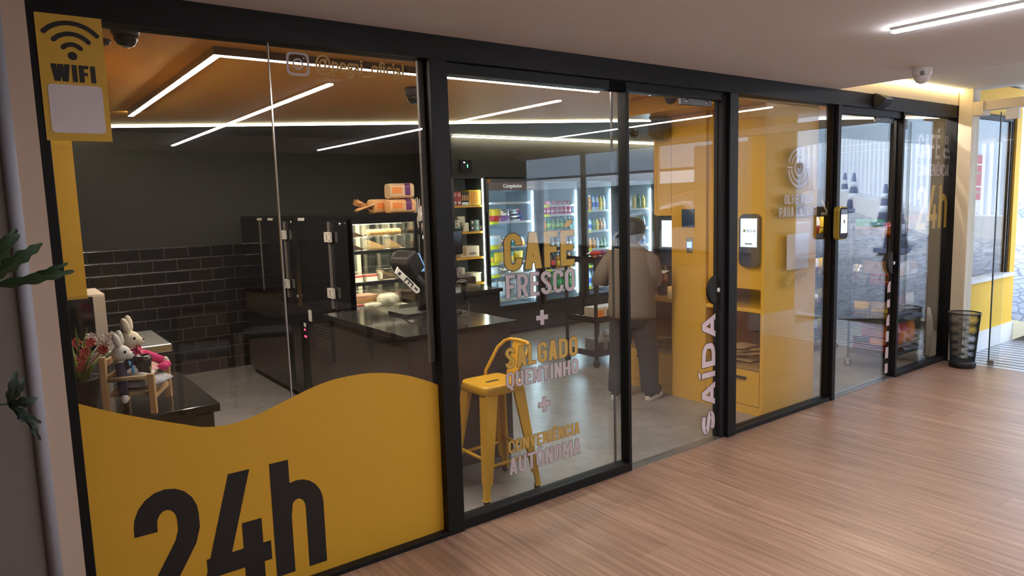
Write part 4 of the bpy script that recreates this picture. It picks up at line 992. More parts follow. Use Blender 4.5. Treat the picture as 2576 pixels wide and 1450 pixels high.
def carton(name, w, d, h, m, m_lab=None, lab=(0.15,0.85,0.2,0.8), m2=None, top=None):
    mb = MB(); mb.m = 0; mb.box(-w/2,w/2,-d/2,d/2,0,h)
    if m_lab: mb.m = 1; mb.box(-w/2+w*lab[0],-w/2+w*lab[1],-d/2-0.0012,-d/2,h*lab[2],h*lab[3])
    if m2: mb.m = 2; mb.box(-w/2-0.0008,w/2+0.0008,-d/2-0.0008,d/2+0.0008,0.0,h*0.22)
    if top: mb.m = 3; mb.box(-w/2,w/2,-d/2,d/2,h,h+0.0012)
    return mb.build(name, [m, m_lab or m, m2 or m, top or m])
def place(o, x, y, z, rz=0.0, rx=0.0, ry=0.0):
    o.location = (x,y,z+0.0015); o.rotation_euler = (rx,ry,rz); return o
def row(proto, xs, y, z, label, cat, group, rz=0.0, first=True, jit=0.0):
    tag(proto, label, cat, group if len(xs) > 1 else None)
    for i, x in enumerate(xs):
        o = proto if (i == 0 and first) else proto.copy()
        if o is not proto: col.objects.link(o)
        o.location = (x, y+random.uniform(-jit,jit), z+0.0015); o.rotation_euler = (0,0,rz+random.uniform(-jit,jit)*6)
def span(a, b, n): return [a+(b-a)*(i+0.5)/n for i in range(n)]

# ---- freezer
x0, x1, zs = FR[0]; fx0, fx1 = x0+0.07, x1-0.09; fy = FY+0.15
for k, (x, m1, m2, l) in enumerate(((fx0+0.07,red,yellow,'red and yellow frozen snack bag at the left of the upper freezer shelf'),(fx0+0.20,red,yellow,'second red and yellow frozen snack bag on the upper freezer shelf'),(fx0+0.33,purple,silver,'purple and silver snack bag in the middle of the upper freezer shelf'))):
    tag(place(bag('snack_bag',0.15,0.16,0.07,m1,m2,seed=k), x, fy, zs[1]), l, 'snack bag')
for k in range(4):
    tag(place(bag('ice_cream_pack',0.10,0.26,0.045,(purple,blue,purple,pinkp)[k],silver,seed=20+k,upright=False,split=0.3), fx0+0.50-k*0.015, fy+0.02, zs[1]+k*0.040, rz=PI/2+0.2*k-0.3), ('lowest','second','third','topmost')[k]+' wrapped bar in the pile at the right of the upper freezer shelf', 'snack bag')
tag(place(carton('carton',0.20,0.2,0.14,white_pl,mat('pale_blue_print',(0.5,0.65,0.75),0.5),m2=yellow), fx0+0.12, fy+0.04, zs[2]), 'white and yellow carton on the middle freezer shelf behind the letter C', 'carton')
for k in range(3): tag(place(bag('snack_bag',0.14,0.11,0.06,(silver,teal,orange)[k],silver,seed=40+k), fx0+0.32+k*0.12, fy, zs[2]), ('silver','teal','orange')[k]+' frozen bag on the middle freezer shelf', 'snack bag')
for k in range(4): tag(place(bag('snack_bag',0.155,0.125,0.07,yellow,(green,yellow,teal,yellow)[k],seed=50+k,split=0.6), fx0+0.08+k*0.145, fy, zs[3]), ('leftmost','second','third','rightmost')[k]+' of the yellow frozen bags behind the letter C', 'snack bag')
for k in range(3): tag(place(bag('snack_bag',0.19,0.10,0.08,(white_pl,silver,cream_c)[k],seed=60+k), fx0+0.12+k*0.19, fy, zs[4]), ('white','silver','cream')[k]+' frozen bag behind the letters FRE', 'snack bag')
for k in range(3): tag(place(bag('ice_bag',0.18,0.24,0.13,mat('ice_film',(0.55,0.66,0.72),0.15,bump=0.5,bscale=30),silver,seed=70+k,split=0.85), fx0+0.12+k*0.19, fy+0.04, zs[5]), ('left','middle','right')[k]+' bag of ice at the bottom of the freezer', 'bag of ice')
# ---- drinks fridge
x0, x1, zs = FR[1]; fx0, fx1 = x0+0.06, x1-0.085; fy = FY+0.125
xs6 = span(fx0,fx1,8)
c = can('drink_can',0.105,0.027,mat('cherry_can',(0.50,0.04,0.14),0.3,0.4),silver,mat('can_band_pink',(0.75,0.5,0.6),0.4)); row(c, xs6, fy, zs[1], 'cherry coloured can in the front row of the upper shelf of the drinks fridge', 'can', 'cherry cans in the drinks fridge')
mb = MB(); r_ = 0.029; mb.m = 0; mb.tube([(0,0,r_),(0,0.10,r_)],r_,12); mb.m = 1; mb.tube([(0,-0.002,r_),(0,0,r_)],r_*0.85,12); c = mb.build('drink_can', [pinkp, silver])
row(c, span(fx0+0.12,fx1-0.05,5), FY+0.10, zs[0], 'can lying on its side on the top shelf of the drinks fridge', 'can', 'cans lying on the top shelf')
b = bottle('drink_bottle',0.175,0.03,green_gl,black_pr,mat('lime_label',(0.30,0.62,0.06),0.4)); row(b, xs6[2:6], fy, zs[2], 'green bottle with a lime label in the drinks fridge above the accent of CAFÉ', 'bottle', 'lime label bottles')
b = bottle('drink_bottle',0.165,0.03,amber_m,white_pl,orange); row(b, xs6[:2], fy, zs[2], 'orange juice bottle left of the green bottles in the drinks fridge', 'bottle', 'orange juice bottles')
b = bottle('drink_bottle',0.165,0.03,green_gl,silver,teal); row(b, xs6[6:], fy, zs[2], 'teal label bottle right of the green bottles in the drinks fridge', 'bottle', 'teal label bottles')
b = bottle('drink_bottle',0.165,0.03,green_gl,black_pr,mat('lime_label',(0.30,0.62,0.06),0.4)); row(b, xs6[1:7], fy+0.09, zs[2]+0.004, 'green bottle in the second row behind the lime label bottles', 'bottle', 'second row of green bottles')
b = bottle('beer_bottle',0.20,0.029,mat('brown_glass',(0.06,0.03,0.02),0.08),red,mat('white_label',(0.75,0.78,0.80),0.4),neck=0.45); row(b, xs6, fy, zs[3], 'dark beer bottle with a white label in the drinks fridge behind the letters FÉ', 'bottle', 'beer bottles in the drinks fridge')
xl = span(fx0,fx1,6)
b = bottle('cola_bottle',0.225,0.044,cola_m,green,red); row(b, xl[1:3], fy+0.01, zs[4], 'green capped cola bottle with a red label in the drinks fridge', 'bottle', 'cola bottles in the drinks fridge')
b = bottle('juice_bottle',0.20,0.043,amber_m,white_pl,yellow); row(b, xl[3:], fy+0.01, zs[4], 'amber juice bottle beside the cola bottles in the drinks fridge', 'bottle', 'amber juice bottles')
b = bottle('juice_bottle',0.20,0.043,amber_m,orange,orange); row(b, xl[:1], fy+0.01, zs[4], 'orange capped bottle at the left end of the cola shelf', 'bottle', None)
b = bottle('soda_bottle',0.245,0.044,green_gl,green,mat('green_label',(0.03,0.40,0.12),0.4)); row(b, xl[2:], fy+0.01, zs[5], 'green soda bottle on the bottom shelf behind the letters SCO', 'bottle', 'green soda bottles')
b = bottle('cola_bottle',0.245,0.044,cola_m,red,red); row(b, xl[:2], fy+0.01, zs[5], 'red capped cola bottle at the left of the bottom shelf of the drinks fridge', 'bottle', 'bottom shelf cola bottles')
# ---- third and fourth fridge
cols3 = [('red',red),('amber',amber_m),('blue',blue),('green',green_gl),('white',white_pl),('purple',purple),('yellow',yellow)]
for fi, nm in ((2,'third fridge, by the exit door edge'),(3,'last fridge, beside the person')):
    x0, x1, zs = FR[fi]; fx0, fx1 = x0+0.06, x1-0.085; fy = FY+0.125
    for si, z in enumerate(zs):
        big_ = si >= 3; n = 5 if big_ else 7; hgt = (0.20,0.165,0.15,0.19,0.23)[si]; xx = span(fx0,fx1,n); pos = ('top','second','third','fourth','bottom')[si]
        seq = {0:[0,0,1,2,2,6,4],1:[5,2,2,3,6,1,4],2:[4,4,1,1,4,3,3],3:[3,3,3,4,0],4:[2,2,2,2,2]}[si]
        if fi == 3: seq = {0:[4,6,6,4,6,3,6],1:[4,2,4,0,4,6,4],2:[2,2,2,2,5,2,2],3:[3,4,4,0,0],4:[4,4,2,4,2]}[si]
        done = {}
        for k, ci in enumerate(seq[:n]): done.setdefault(ci, []).append(xx[k])
        for ci, pl in done.items():
            cn, cm = cols3[ci]; body = water_m if ci in (2,4) else cm
            b = bottle('drink_bottle', hgt, 0.040 if big_ else 0.028, body, (red,white_pl,blue,black_pr,silver,silver,green)[ci], cm)
            row(b, pl, fy, z, '%s bottle on the %s shelf of the %s' % (cn, pos, nm), 'bottle', '%s bottles, %s shelf of the %s' % (cn, pos, nm))
# ---- shelf unit
z = 0.002+SHZ[0]; sy = SY+0.10
for k, x in enumerate((4.235,4.292)):
    t = tag(empty('coffee_box',(x,sy,z)), ('left','right')[k]+' red coffee box on the top yellow shelf', 'box'); part('carton_body', mat('coffee_red',(0.46,0.05,0.06),0.5), t, (x-0.028,x+0.028,sy-0.07,sy+0.07,z,z+0.155))
    mb = MB(); mb.add([(x+0.02*math.cos(a_*PI/9),sy-0.0712,z+0.118+0.024*math.sin(a_*PI/9)) for a_ in range(18)],[tuple(range(18))]); mb.build('round_mark', mat('box_mark_pink',(0.72,0.38,0.36),0.5), t)
    mb = MB(); mb.lathe([(0,0),(0.014,0),(0.019,0.02),(0.017,0.035),(0,0.036)],(0,0,0),12); mb.v = [Vector((x+v.x,sy-0.0715+v.y*0.08,z+0.010+v.z)) for v in mb.v]; mb.build('cup_picture', white_pl, t)
b = carton('capsule_box',0.021,0.13,0.15,black_pr,mat('tan_print',(0.55,0.32,0.14),0.5),(0.1,0.9,0.35,0.75),m2=silver); row(b,[4.34,4.363,4.386,4.409],sy,z,'slim dark capsule box beside the red coffee boxes','box','slim dark capsule boxes')
b = carton('capsule_box',0.030,0.14,0.17,yellow,orange,(0.2,0.8,0.1,0.9)); row(b,[4.440,4.473,4.506,4.539,4.570],sy,z,'tall yellow box at the right of the top yellow shelf','box','tall yellow boxes')
z = 0.002+SHZ[1]
def pk(n_, w, d_, h, x, y, zz, m, ml, lbl, rz=0.0, **k): tag(place(carton(n_,w,d_,h,m,ml,**k),x,y,zz,rz), lbl, 'pack')
white_pack = mat('white_pack',(0.74,0.74,0.70),0.5)
pk('paper_pack',0.095,0.08,0.045,4.262,sy,z,mat('green_pack',(0.06,0.20,0.10),0.5),teal,'green pack at the bottom left of the second yellow shelf')
pk('paper_pack',0.095,0.08,0.045,4.262,sy,z+0.047,white_pack,brown if False else card,'lower white pack with a brown dot on the second yellow shelf',lab=(0.4,0.65,0.25,0.8))
pk('paper_pack',0.095,0.08,0.040,4.258,sy,z+0.094,white_pack,card,'upper white pack with a brown dot on the second yellow shelf',lab=(0.4,0.65,0.25,0.8))
pk('paper_pack',0.04,0.06,0.075,4.325,sy-0.02,z,mat('khaki_pack',(0.30,0.28,0.16),0.5),black_pr,'small khaki pack in front on the second yellow shelf')
pk('paper_pack',0.085,0.08,0.10,4.382,sy,z,mat('cream_pack',(0.66,0.62,0.50),0.5),card,'cream pack in the middle of the second yellow shelf',lab=(0.1,0.3,0.5,0.8))
pk('paper_pack',0.10,0.08,0.07,4.345,sy+0.03,z+0.102,mat('cream_pack',(0.66,0.62,0.50),0.5),black_pr,'cream pack standing highest on the second yellow shelf',lab=(0.05,0.2,0.3,0.7))
for k in range(5): pk('coffee_pack',0.06,0.07,0.062,4.470+0.062*(k%3 if k < 3 else k-3)+0.01,sy-0.005,z+(0 if k < 3 else 0.064),black_pr,(silver,green,card,white_pack,green)[k],('first','second','third')[k]+' black pack in the bottom row on the second yellow shelf' if k < 3 else ('left','right')[k-3]+' black pack in the upper row on the second yellow shelf',lab=(0.3,0.6,0.4,0.75))
z = 0.002+SHZ[2]
t = tag(empty('parcel_box',(4.38,sy+0.03,z)), 'pale cardboard box with brown tape on the third yellow shelf', 'box'); part('carton_body', card_pale, t, (4.225,4.545,sy-0.06,sy+0.14,z,z+0.125), bevel=0.004); part('tape', card, t, (4.235,4.285,sy-0.0612,sy-0.0602,z,z+0.115), (4.325,4.365,sy-0.0612,sy-0.0602,z+0.02,z+0.12)); part('stamp', mat('stamp_ink',(0.14,0.14,0.18),0.6), t, (4.41,4.50,sy-0.0612,sy-0.0602,z+0.03,z+0.05))
z = 0.002+SHZ[3]
t = tag(empty('wooden_tray',(4.30,SY+0.03,z)), 'dark walnut tray of wrapped sweets on the fourth yellow shelf', 'tray')
def tray(t, xa, xb, ya, yb, z, h): part('tray_body', dark_brown, t, (xa,xb,ya,ya+0.012,z,z+h), (xa,xb,yb-0.012,yb,z,z+h), (xa,xa+0.012,ya+0.012,yb-0.012,z,z+h), (xb-0.012,xb,ya+0.012,yb-0.012,z,z+h), (xa,xb,ya,yb,z-0.004,z))
tray(t, 4.21, 4.42, SY-0.055, SY+0.105, z+0.006, 0.075)
for k in range(6): tag(place(bag('wrapped_sweet',0.05,0.10,0.03,mat('dark_wrapper',(0.10,0.07,0.09),0.35,c2=(0.28,0.22,0.26),scale=60),seed=90+k),4.235+k*0.031,SY+0.02,z+0.012,rz=0.3), ('first','second','third','fourth','fifth','sixth')[k]+' dark wrapped sweet from the left in the upper walnut tray', 'sweet')
t = tag(empty('lollipop',(4.27,SY+0.06,z+0.01)), 'round pale wrapped lollipop standing in the upper walnut tray', 'sweet'); mb = MB(); mb.ball((4.27,SY+0.04,z+0.155),0.036,0.012,0.046,14,9); mb.build('wrapper', mat('lilac_wrapper',(0.50,0.42,0.46),0.4,c2=(0.3,0.24,0.28),scale=50), t); mb = MB(); mb.cyl((4.27,SY+0.04,z+0.01),(4.27,SY+0.04,z+0.115),0.003,n=6); mb.build('stick', white_pl, t)
cup_m = mat('cream_paper_cup',(0.70,0.67,0.50),0.6)
t = tag(empty('cup_stack',(4.51,SY+0.13,z)), 'cream stack of square paper tubs right of the sweets tray', 'tubs'); part('tub_body', cup_m, t, (4.445,4.575,SY+0.06,SY+0.20,z,z+0.11), bevel=0.012); part('tub_rim', mat('cream_rim',(0.76,0.73,0.58),0.5), t, (4.440,4.58,SY+0.055,SY+0.062,z+0.104,z+0.112),(4.440,4.58,SY+0.198,SY+0.205,z+0.104,z+0.112),(4.440,4.447,SY+0.062,SY+0.198,z+0.104,z+0.112),(4.573,4.58,SY+0.062,SY+0.198,z+0.104,z+0.112))
pk('paper_pack',0.13,0.05,0.17,4.36,SY+0.20,z,cup_m,None,'cream carton standing behind the upper walnut tray')
z = 0.002+SHZ[4]
t = tag(empty('wooden_tray',(4.38,SY+0.03,z)), 'dark walnut tray of red and green sweets on the lowest yellow shelf', 'tray'); tray(t, 4.21, 4.50, SY-0.06, SY+0.10, z+0.006, 0.075)
b = bottle('sauce_bottle',0.15,0.020,red,white_pl,mat('dark_red_label',(0.28,0.02,0.03),0.5)); row(b,[4.252,4.298],SY+0.125,z,'red sauce bottle with a white cap behind the lower walnut tray','bottle','red sauce bottles')
b = carton('milk_carton',0.055,0.055,0.155,mat('pale_blue_carton',(0.45,0.58,0.68),0.5),blue,(0.1,0.5,0.3,0.7),top=white_pl); row(b,[4.35,4.41,4.47],SY+0.14,z,'pale blue carton behind the lower walnut tray','carton','pale blue cartons')
pk('milk_carton',0.075,0.06,0.16,4.547,SY+0.10,z,mat('white_carton',(0.66,0.68,0.60),0.5),blue,'white carton with a blue print right of the lower walnut tray',lab=(0.5,0.9,0.25,0.85),m2=red)
for k in range(9): tag(place(bag('wrapped_sweet',0.06,0.05,0.03,(green_gl,red,red,orange,green,pinkp,orange,green_gl,dred)[k],seed=110+k),4.235+(k%5)*0.055,SY-0.02+0.03*(k//5),z+0.045+0.02*(k//5),rz=0.7*k), ('dark green','bright red','second bright red','orange','green','pink','second orange','second dark green','maroon')[k]+' wrapped sweet heaped in the lower walnut tray', 'sweet')

# ---- cakes in the showcase
def clamshell(x, y, z, w, d, h, kind, label):
    t = tag(empty('cake_box',(x,y,z)), label, 'cake'); mb = MB(); mb.rbox(x-w/2,x+w/2,y-d/2,y+d/2,z+0.001,z+h,0.012); mb.build('clear_lid', clear_pl, t, bevel=0.006)
    if kind in ('choc','cheese'):
        m = choc if kind == 'choc' else cake_m; mb = MB(); a, b, hh = w*0.42, d*0.34, h*0.55
        mb.prism([(-a,0.004),(a,0.004),(a,0.012),(-a*0.75,hh*1.25),(-a,hh*1.25)], lambda p,q: (x+p,y-b*0.6,z+q), lambda p,q: (x+p,y+b*0.6,z+q)); mb.build('cake_slice', m, t, bevel=0.003)
        mb = MB(); mb.box(x-a-0.006,x-a+0.010,y-b*0.62,y+b*0.62,z+0.006,z+hh*1.25+0.004); mb.build('frosting', cream_c if kind == 'choc' else cake_m, t, bevel=0.004)
    elif kind == 'croissant':
        mb = MB()
        for k in range(5): mb.ball((x+(k-2)*w*0.17,y,z+0.028),w*0.12,d*0.30,0.025,10,6)
        mb.build('pastry', cake_m, t)
    elif kind == 'berry':
        mb = MB(); mb.rbox(x-w*0.42,x+w*0.42,y-d*0.38,y+d*0.38,z+0.003,z+h*0.6,0.01); mb.build('cake_slice', cream_c, t); mb = MB(); mb.rbox(x-w*0.42,x+w*0.42,y-d*0.39,y+d*0.38,z+h*0.6,z+h*0.85,0.01); mb.build('glaze', straw_c, t, bevel=0.004)
    elif kind == 'pie':
        mb = MB(); mb.rbox(x-w*0.46,x+w*0.46,y-d*0.42,y+d*0.42,z+0.003,z+h*0.5,0.02); mb.build('pie_crust', mat('pie_crust',(0.60,0.30,0.08),0.6,c2=(0.45,0.2,0.05),scale=30,bump=0.3), t, bevel=0.006); mb = MB(); mb.rbox(x-w*0.44,x+w*0.44,y-d*0.40,y+d*0.40,z+h*0.5,z+h*0.66,0.02); mb.build('topping', mat('pie_topping',(0.72,0.40,0.30),0.6,c2=(0.6,0.25,0.18),scale=40,bump=0.4), t)
    elif kind == 'paper':
        rr = random.Random(int(x*1000)); mb = MB()
        def f(u, v): a = 2*PI*u; p = PI*v; q = 1+0.10*math.sin(5*a+7*v)+0.08*math.sin(11*a); return (x+w/2*q*math.sin(p)*math.cos(a), y+d/2*q*math.sin(p)*math.sin(a), z+h/2*(1-math.cos(p)*1.0)*0.98)
        mb.grid(f, 22, 10); mb.build('wrapping', mat('baking_paper',(0.76,0.70,0.56),0.6,bump=0.5,bscale=30), t)
    return t
zt = 1.294
for k, (x, dy, dz, kd, lb) in enumerate(((2.10,0.12,0.0,'choc','chocolate cake wedge in a clear box, bottom left of the top showcase shelf'),(2.10,0.12,0.095,'choc','chocolate cake wedge in a clear box, upper left of the top showcase shelf'),(2.285,0.12,0.0,'cheese','tan sandwich wedge in a clear box, bottom middle of the top showcase shelf'),(2.285,0.12,0.095,'croissant','curled pastry in a clear box, upper middle of the top showcase shelf'),(2.435,0.14,0.0,'cheese','clear boxed cake at the bottom right of the top showcase shelf'),(2.435,0.14,0.095,'croissant','clear boxed pastry at the upper right of the top showcase shelf'))):
    clamshell(x, CY0+dy+0.05, zt+dz, 0.165 if x < 2.4 else 0.12, 0.15, 0.092, kd, lb)
zt = 1.071
for k, (x, kd, lb) in enumerate(((2.085,'berry','strawberry cake slice at the left of the middle showcase shelf'),(2.20,'berry','strawberry cake slice at the centre of the middle showcase shelf'),(2.33,'choc','dark cake slice in a clear box beside the strawberry slices'))): clamshell(x, CY0+0.14, zt, 0.108, 0.12, 0.055 if kd == 'berry' else 0.07, kd, lb)
clamshell(2.115, CY0+0.36, zt, 0.14, 0.14, 0.06, 'paper', 'crumpled paper parcel at the back of the middle showcase shelf'); clamshell(2.42, CY0+0.30, zt, 0.13, 0.14, 0.07, 'cheese', 'clear boxed cake at the right of the middle showcase shelf')
zt = 0.871
clamshell(2.18, CY0+0.30, zt, 0.27, 0.20, 0.125, 'pie', 'long golden pie with pink topping at the bottom of the showcase'); clamshell(2.43, CY0+0.32, zt, 0.14, 0.2, 0.11, 'pie', 'second golden pie half hidden by the cash screen')
clamshell(2.33, CY0+0.13, zt, 0.17, 0.14, 0.105, 'paper', 'big crumpled paper parcel at the bottom of the showcase'); clamshell(2.19, CY0+0.10, zt, 0.15, 0.11, 0.05, 'paper', 'flat paper parcel at the bottom front of the showcase'); clamshell(2.075, CY0+0.10, zt, 0.085, 0.11, 0.05, 'berry', 'red topped slice at the bottom left of the showcase')
# ---- bread bags on the cabinet
bread_m = mat('bread_film_orange',(0.74,0.36,0.10),0.35,c2=(0.62,0.40,0.20),scale=10,bump=0.25,bscale=20); bread_t = mat('bread_film_tan',(0.55,0.38,0.20),0.35,c2=(0.68,0.48,0.28),scale=9,bump=0.25,bscale=20); plum = mat('plum_band',(0.13,0.03,0.12),0.4)
def loaf(x, y, z, L, w, h, rz, m, label, tail):
    t = tag(empty('bread_bag',(x,y,z)), label, 'bread'); mb = MB(); mb.rbox(-L/2,L/2,-w/2,w/2,0.0,h,0.03,4,'x'); o = mb.build('loaf', m, None, bevel=0.012); 
    for v in o.data.vertices: pass
    o.parent = t; o.location = (0,0,0); 
    R = Matrix.Rotation(rz,4,'Z')
    mb = MB(); mb.rbox(L*0.10,L*0.32,-w/2-0.002,w/2+0.002,0.006,h+0.002,0.03,4,'x'); q = mb.build('band', plum, None); off = q.location.copy(); q.parent = t
    mb = MB(); mb.box(-L*0.42,-L*0.05,-w/2-0.003,-w/2-0.0005,h*0.35,h*0.75); q2 = mb.build('print', mat('orange_ink',(0.80,0.24,0.04),0.5), None); q2.parent = t
    if tail:
        mb = MB()
        def f(u, v): s_ = v; ww = w*(0.5+0.35*math.cos(PI*s_)**2)*0.9; return (-L/2-0.115*s_, (u-0.5)*ww+0.01*math.sin(9*u), h*0.30+0.06*s_+0.02*math.sin(14*u+4*s_))
        mb.grid(f, 14, 6); q3 = mb.build('twisted_end', m, None); q3.parent = t
        mb = MB(); mb.grid(lambda u,v: (-L/2-0.115*v, (u-0.5)*w*(0.9-0.4*v), h*(0.62-0.35*v)+0.012*math.sin(13*u)), 10, 6); q4 = mb.build('twisted_end', m, None); q4.parent = t
    t.rotation_euler[2] = rz; return t
loaf(2.38, 1.96, CT, 0.22, 0.13, 0.105, 0.05, bread_m, 'orange bread bag with a twisted end lying lowest on the cake cabinet', True)
loaf(2.555-0.11, 1.83, CT, 0.21, 0.11, 0.10, 0.0, bread_m, 'orange bread bag with a plum band at the right end of the cabinet top', False)
loaf(2.47, 1.88, CT+0.106, 0.19, 0.13, 0.11, -0.1, bread_t, 'tan bread bag lying on top of the two orange bread bags', False)
# ---- coffee corner right of the cabinet
t = tag(empty('back_counter',(2.86,2.2,0)), 'dark back counter right of the cake cabinet, mostly behind the mullion', 'counter'); part('body', black_lam, t, (2.60,3.4,1.95,2.6,0,0.87)); part('worktop', granite, t, (2.58,3.42,1.93,2.62,0.87,0.90))
t = tag(empty('coffee_machine',(2.9,2.3,0.9)), 'black coffee machine with a lit strip, just left of the mullion', 'coffee machine'); part('body', black_gloss, t, (2.70,3.1,2.15,2.55,0.90,1.40), bevel=0.01); part('head', black_gloss, t, (2.70,3.1,2.02,2.15,1.20,1.40), bevel=0.01); part('light_strip', lamp_mat('coffee_light',(0.75,0.88,1.0),5.0), t, (2.73,2.98,2.012,2.02,1.345,1.370)); part('drip_tray', steel, t, (2.74,3.06,2.02,2.15,0.90,0.93)); part('display', mat('phone_white',(0.62,0.58,0.52),0.4), t, (2.80,2.87,2.140,2.150,1.09,1.19))
t = tag(empty('condiment_rack',(2.85,2.2,1.4)), 'small dark rack of sachets on the coffee machine', 'rack'); part('shelf', dark_brown, t, (2.72,3.0,2.05,2.25,1.40,1.41), (2.72,3.0,2.05,2.25,1.475,1.483), (2.72,2.73,2.05,2.25,1.41,1.475), (2.99,3.0,2.05,2.25,1.41,1.475))
b = carton('sachet_pack',0.035,0.05,0.055,off_white,card,(0.2,0.8,0.1,0.4)); row(b,[2.755,2.80,2.845,2.89],2.09,1.411,'cream sachet bundle in the rack on the coffee machine','sachets','sachet bundles')
b = bottle('sauce_bottle',0.12,0.026,mat('clear_sauce',(0.62,0.60,0.56),0.2),red,white_pl); row(b,[2.77],2.10,1.484,'white sauce bottle with a red tip on the sachet rack','bottle',None)
b = bottle('syrup_bottle',0.10,0.03,mat('grey_jar',(0.16,0.17,0.19),0.2),black_pr,mat('grey_label',(0.3,0.32,0.36),0.4)); row(b,[2.84],2.10,1.484,'dark squat jar beside the white sauce bottle','jar',None)
t = tag(empty('straw_bundle',(2.64,1.90,1.40)), 'bundle of long pale straws beside the bread bags', 'straws'); 
mb = MB()
for k in range(16): a_, r_ = k*2.4, 0.018*math.sqrt(k/16); mb.cyl((2.635+r_*math.cos(a_),1.92+r_*math.sin(a_),1.40),(2.60+0.06*math.cos(a_)*math.sqrt(k/16)*0.8,1.90+2.0*r_*math.sin(a_),1.655+0.012*math.sin(k*1.7)),0.0034,n=6)
mb.build('straws', mat('paper_straw',(0.72,0.66,0.55),0.6), t); mb = MB(); mb.lathe([(0,0),(0.026,0),(0.028,0.10)],(2.635,1.92,1.385),14); mb.build('cup', black_rubber, t); part('bracket', black_rubber, t, (2.536,2.61,1.91,1.93,1.40,1.42))
# ---- cash screen, barcode reader post on the service counter
t = tag(empty('cash_screen',(2.22,1.2,0.9)), 'black tilted cash screen seen from behind on a pale lettered arm', 'cash register')
hx, hy, hz = at(1024,668,Y=1.25)
def tilt(v): return Matrix.Translation((hx,hy,hz)) @ Matrix.Rotation(0.35,4,'Z') @ Matrix.Rotation(-0.55,4,'Y') @ Vector(((v[0])*0.66,v[1]*0.62,(v[2]-0.03)*0.70))
mb = MB(); P_ = [(-0.10,0.10),(-0.045,0.155),(0.075,0.155),(0.10,0.10),(0.10,-0.06),(-0.08,-0.06)]
mb.prism(P_, lambda a,b: tilt((a,-0.13,b)), lambda a,b: tilt((a,0.13,b))); mb.build('housing', mat('soft_black',(0.018,0.017,0.017),0.42), t, bevel=0.014)
mb = MB(); mb.prism([(0.101,0.10),(0.106,0.10),(0.106,-0.11),(0.101,-0.11)], lambda a,b: tilt((a,-0.125,b)), lambda a,b: tilt((a,0.125,b))); mb.build('screen', mat('screen_blue',(0.12,0.25,0.45),0.2,emit=(0.25,0.5,0.9),es=0.5), t)
mb = MB(); A = at(997,682,Y=1.16); Bp = at(1053,736,Y=1.14); d_ = (Bp-A).normalized(); s_ = Vector((0.0,-1.0,0.0)); wv_ = d_.cross(s_).normalized()
AL = (Bp-A).length; pts = [(q0*AL/0.29,q1*0.72) for q0, q1 in [(-0.02,-0.035),(0.0,-0.028),(0.24,-0.030)]+[(0.26+0.030*math.cos(a_),0.030*math.sin(a_)) for a_ in [(-80+160*i/8)*PI/180 for i in range(9)]]+[(0.24,0.030),(0.0,0.028)]]
mb.prism(pts, lambda a,b: A+d_*a+wv_*b+s_*0.010, lambda a,b: A+d_*a+wv_*b-s_*0.006); arm = mb.build('arm_plate', off_white, t, bevel=0.003)
mb = MB(); mb.v = []; 
for (a0,a1,b0,b1) in ((0.02,0.045,-0.012,0.016),(0.105,0.20,-0.020,-0.008),(0.105,0.117,-0.020,0.018),(0.188,0.20,-0.020,0.018),(0.147,0.158,-0.020,0.018),(0.225,0.262,-0.010,0.004)): mb.quad(*[A+d_*a*AL/0.29+wv_*b*0.72+s_*0.0115 for a,b in ((a0,b0),(a1,b0),(a1,b1),(a0,b1))])
mb.build('arm_print', black_pr, arm)
mb = MB(); mb.tube([(hx,hy,hz-0.02),at(1062,720,Y=1.25),at(1066,760,Y=1.25),(2.27,1.25,0.915)],[0.035,0.036,0.032,0.034],12); mb.build('neck', mat('soft_black',(0.018,0.017,0.017),0.42), t); mb = MB(); mb.rbox(2.08,2.34,1.13,1.40,0.90,0.918,0.03,4); mb.build('base', mat('soft_black',(0.018,0.017,0.017),0.42), t)
t = tag(empty('scanner_stand',(2.40,1.08,0.9)), 'chrome post with a black clamp and hand scanner on the service counter', 'scanner'); mb = MB(); mb.cyl((2.40,1.08,0.905),(2.40,1.08,1.20),0.012); mb.build('post', chrome, t); part('clamp', black_rubber, t, (2.375,2.425,1.05,1.11,1.19,1.26), bevel=0.006); mb = MB(); mb.lathe([(0,0),(0.06,0),(0.06,0.012),(0.02,0.02)],(2.40,1.08,0.90),16); mb.build('base', black_rubber, t)
mb = MB(); mb.tube([(2.46,1.03,1.10),(2.455,1.03,1.04),(2.465,1.02,0.985)],[0.020,0.017,0.013],10); mb.lathe([(0.0,0.0),(0.036,0.004),(0.036,0.02),(0.02,0.03)],(2.452,1.04,1.085),14); mb.build('scanner', mat('soft_black',(0.018,0.017,0.017),0.42), t); mb = MB(); mb.tube([(2.465,1.02,0.985),(2.47,0.99,0.95),(2.44,0.95,0.92),(2.36,0.93,0.908),(2.30,0.98,0.907),(2.24,1.05,0.905)],0.004,6); mb.build('cord', black_rubber, t)
t = tag(empty('cable',(2.1,1.0,0.905)), 'loose black cable curling on the service counter under the cash screen', 'cable'); mb = MB(); mb.tube([(2.06,1.12,0.906),(2.07,1.06,0.925),(2.12,1.02,0.935),(2.17,1.03,0.912),(2.24,1.00,0.906),(2.32,1.04,0.906),(2.40,1.0,0.906)],0.005,6); mb.build('cable_run', black_rubber, t)
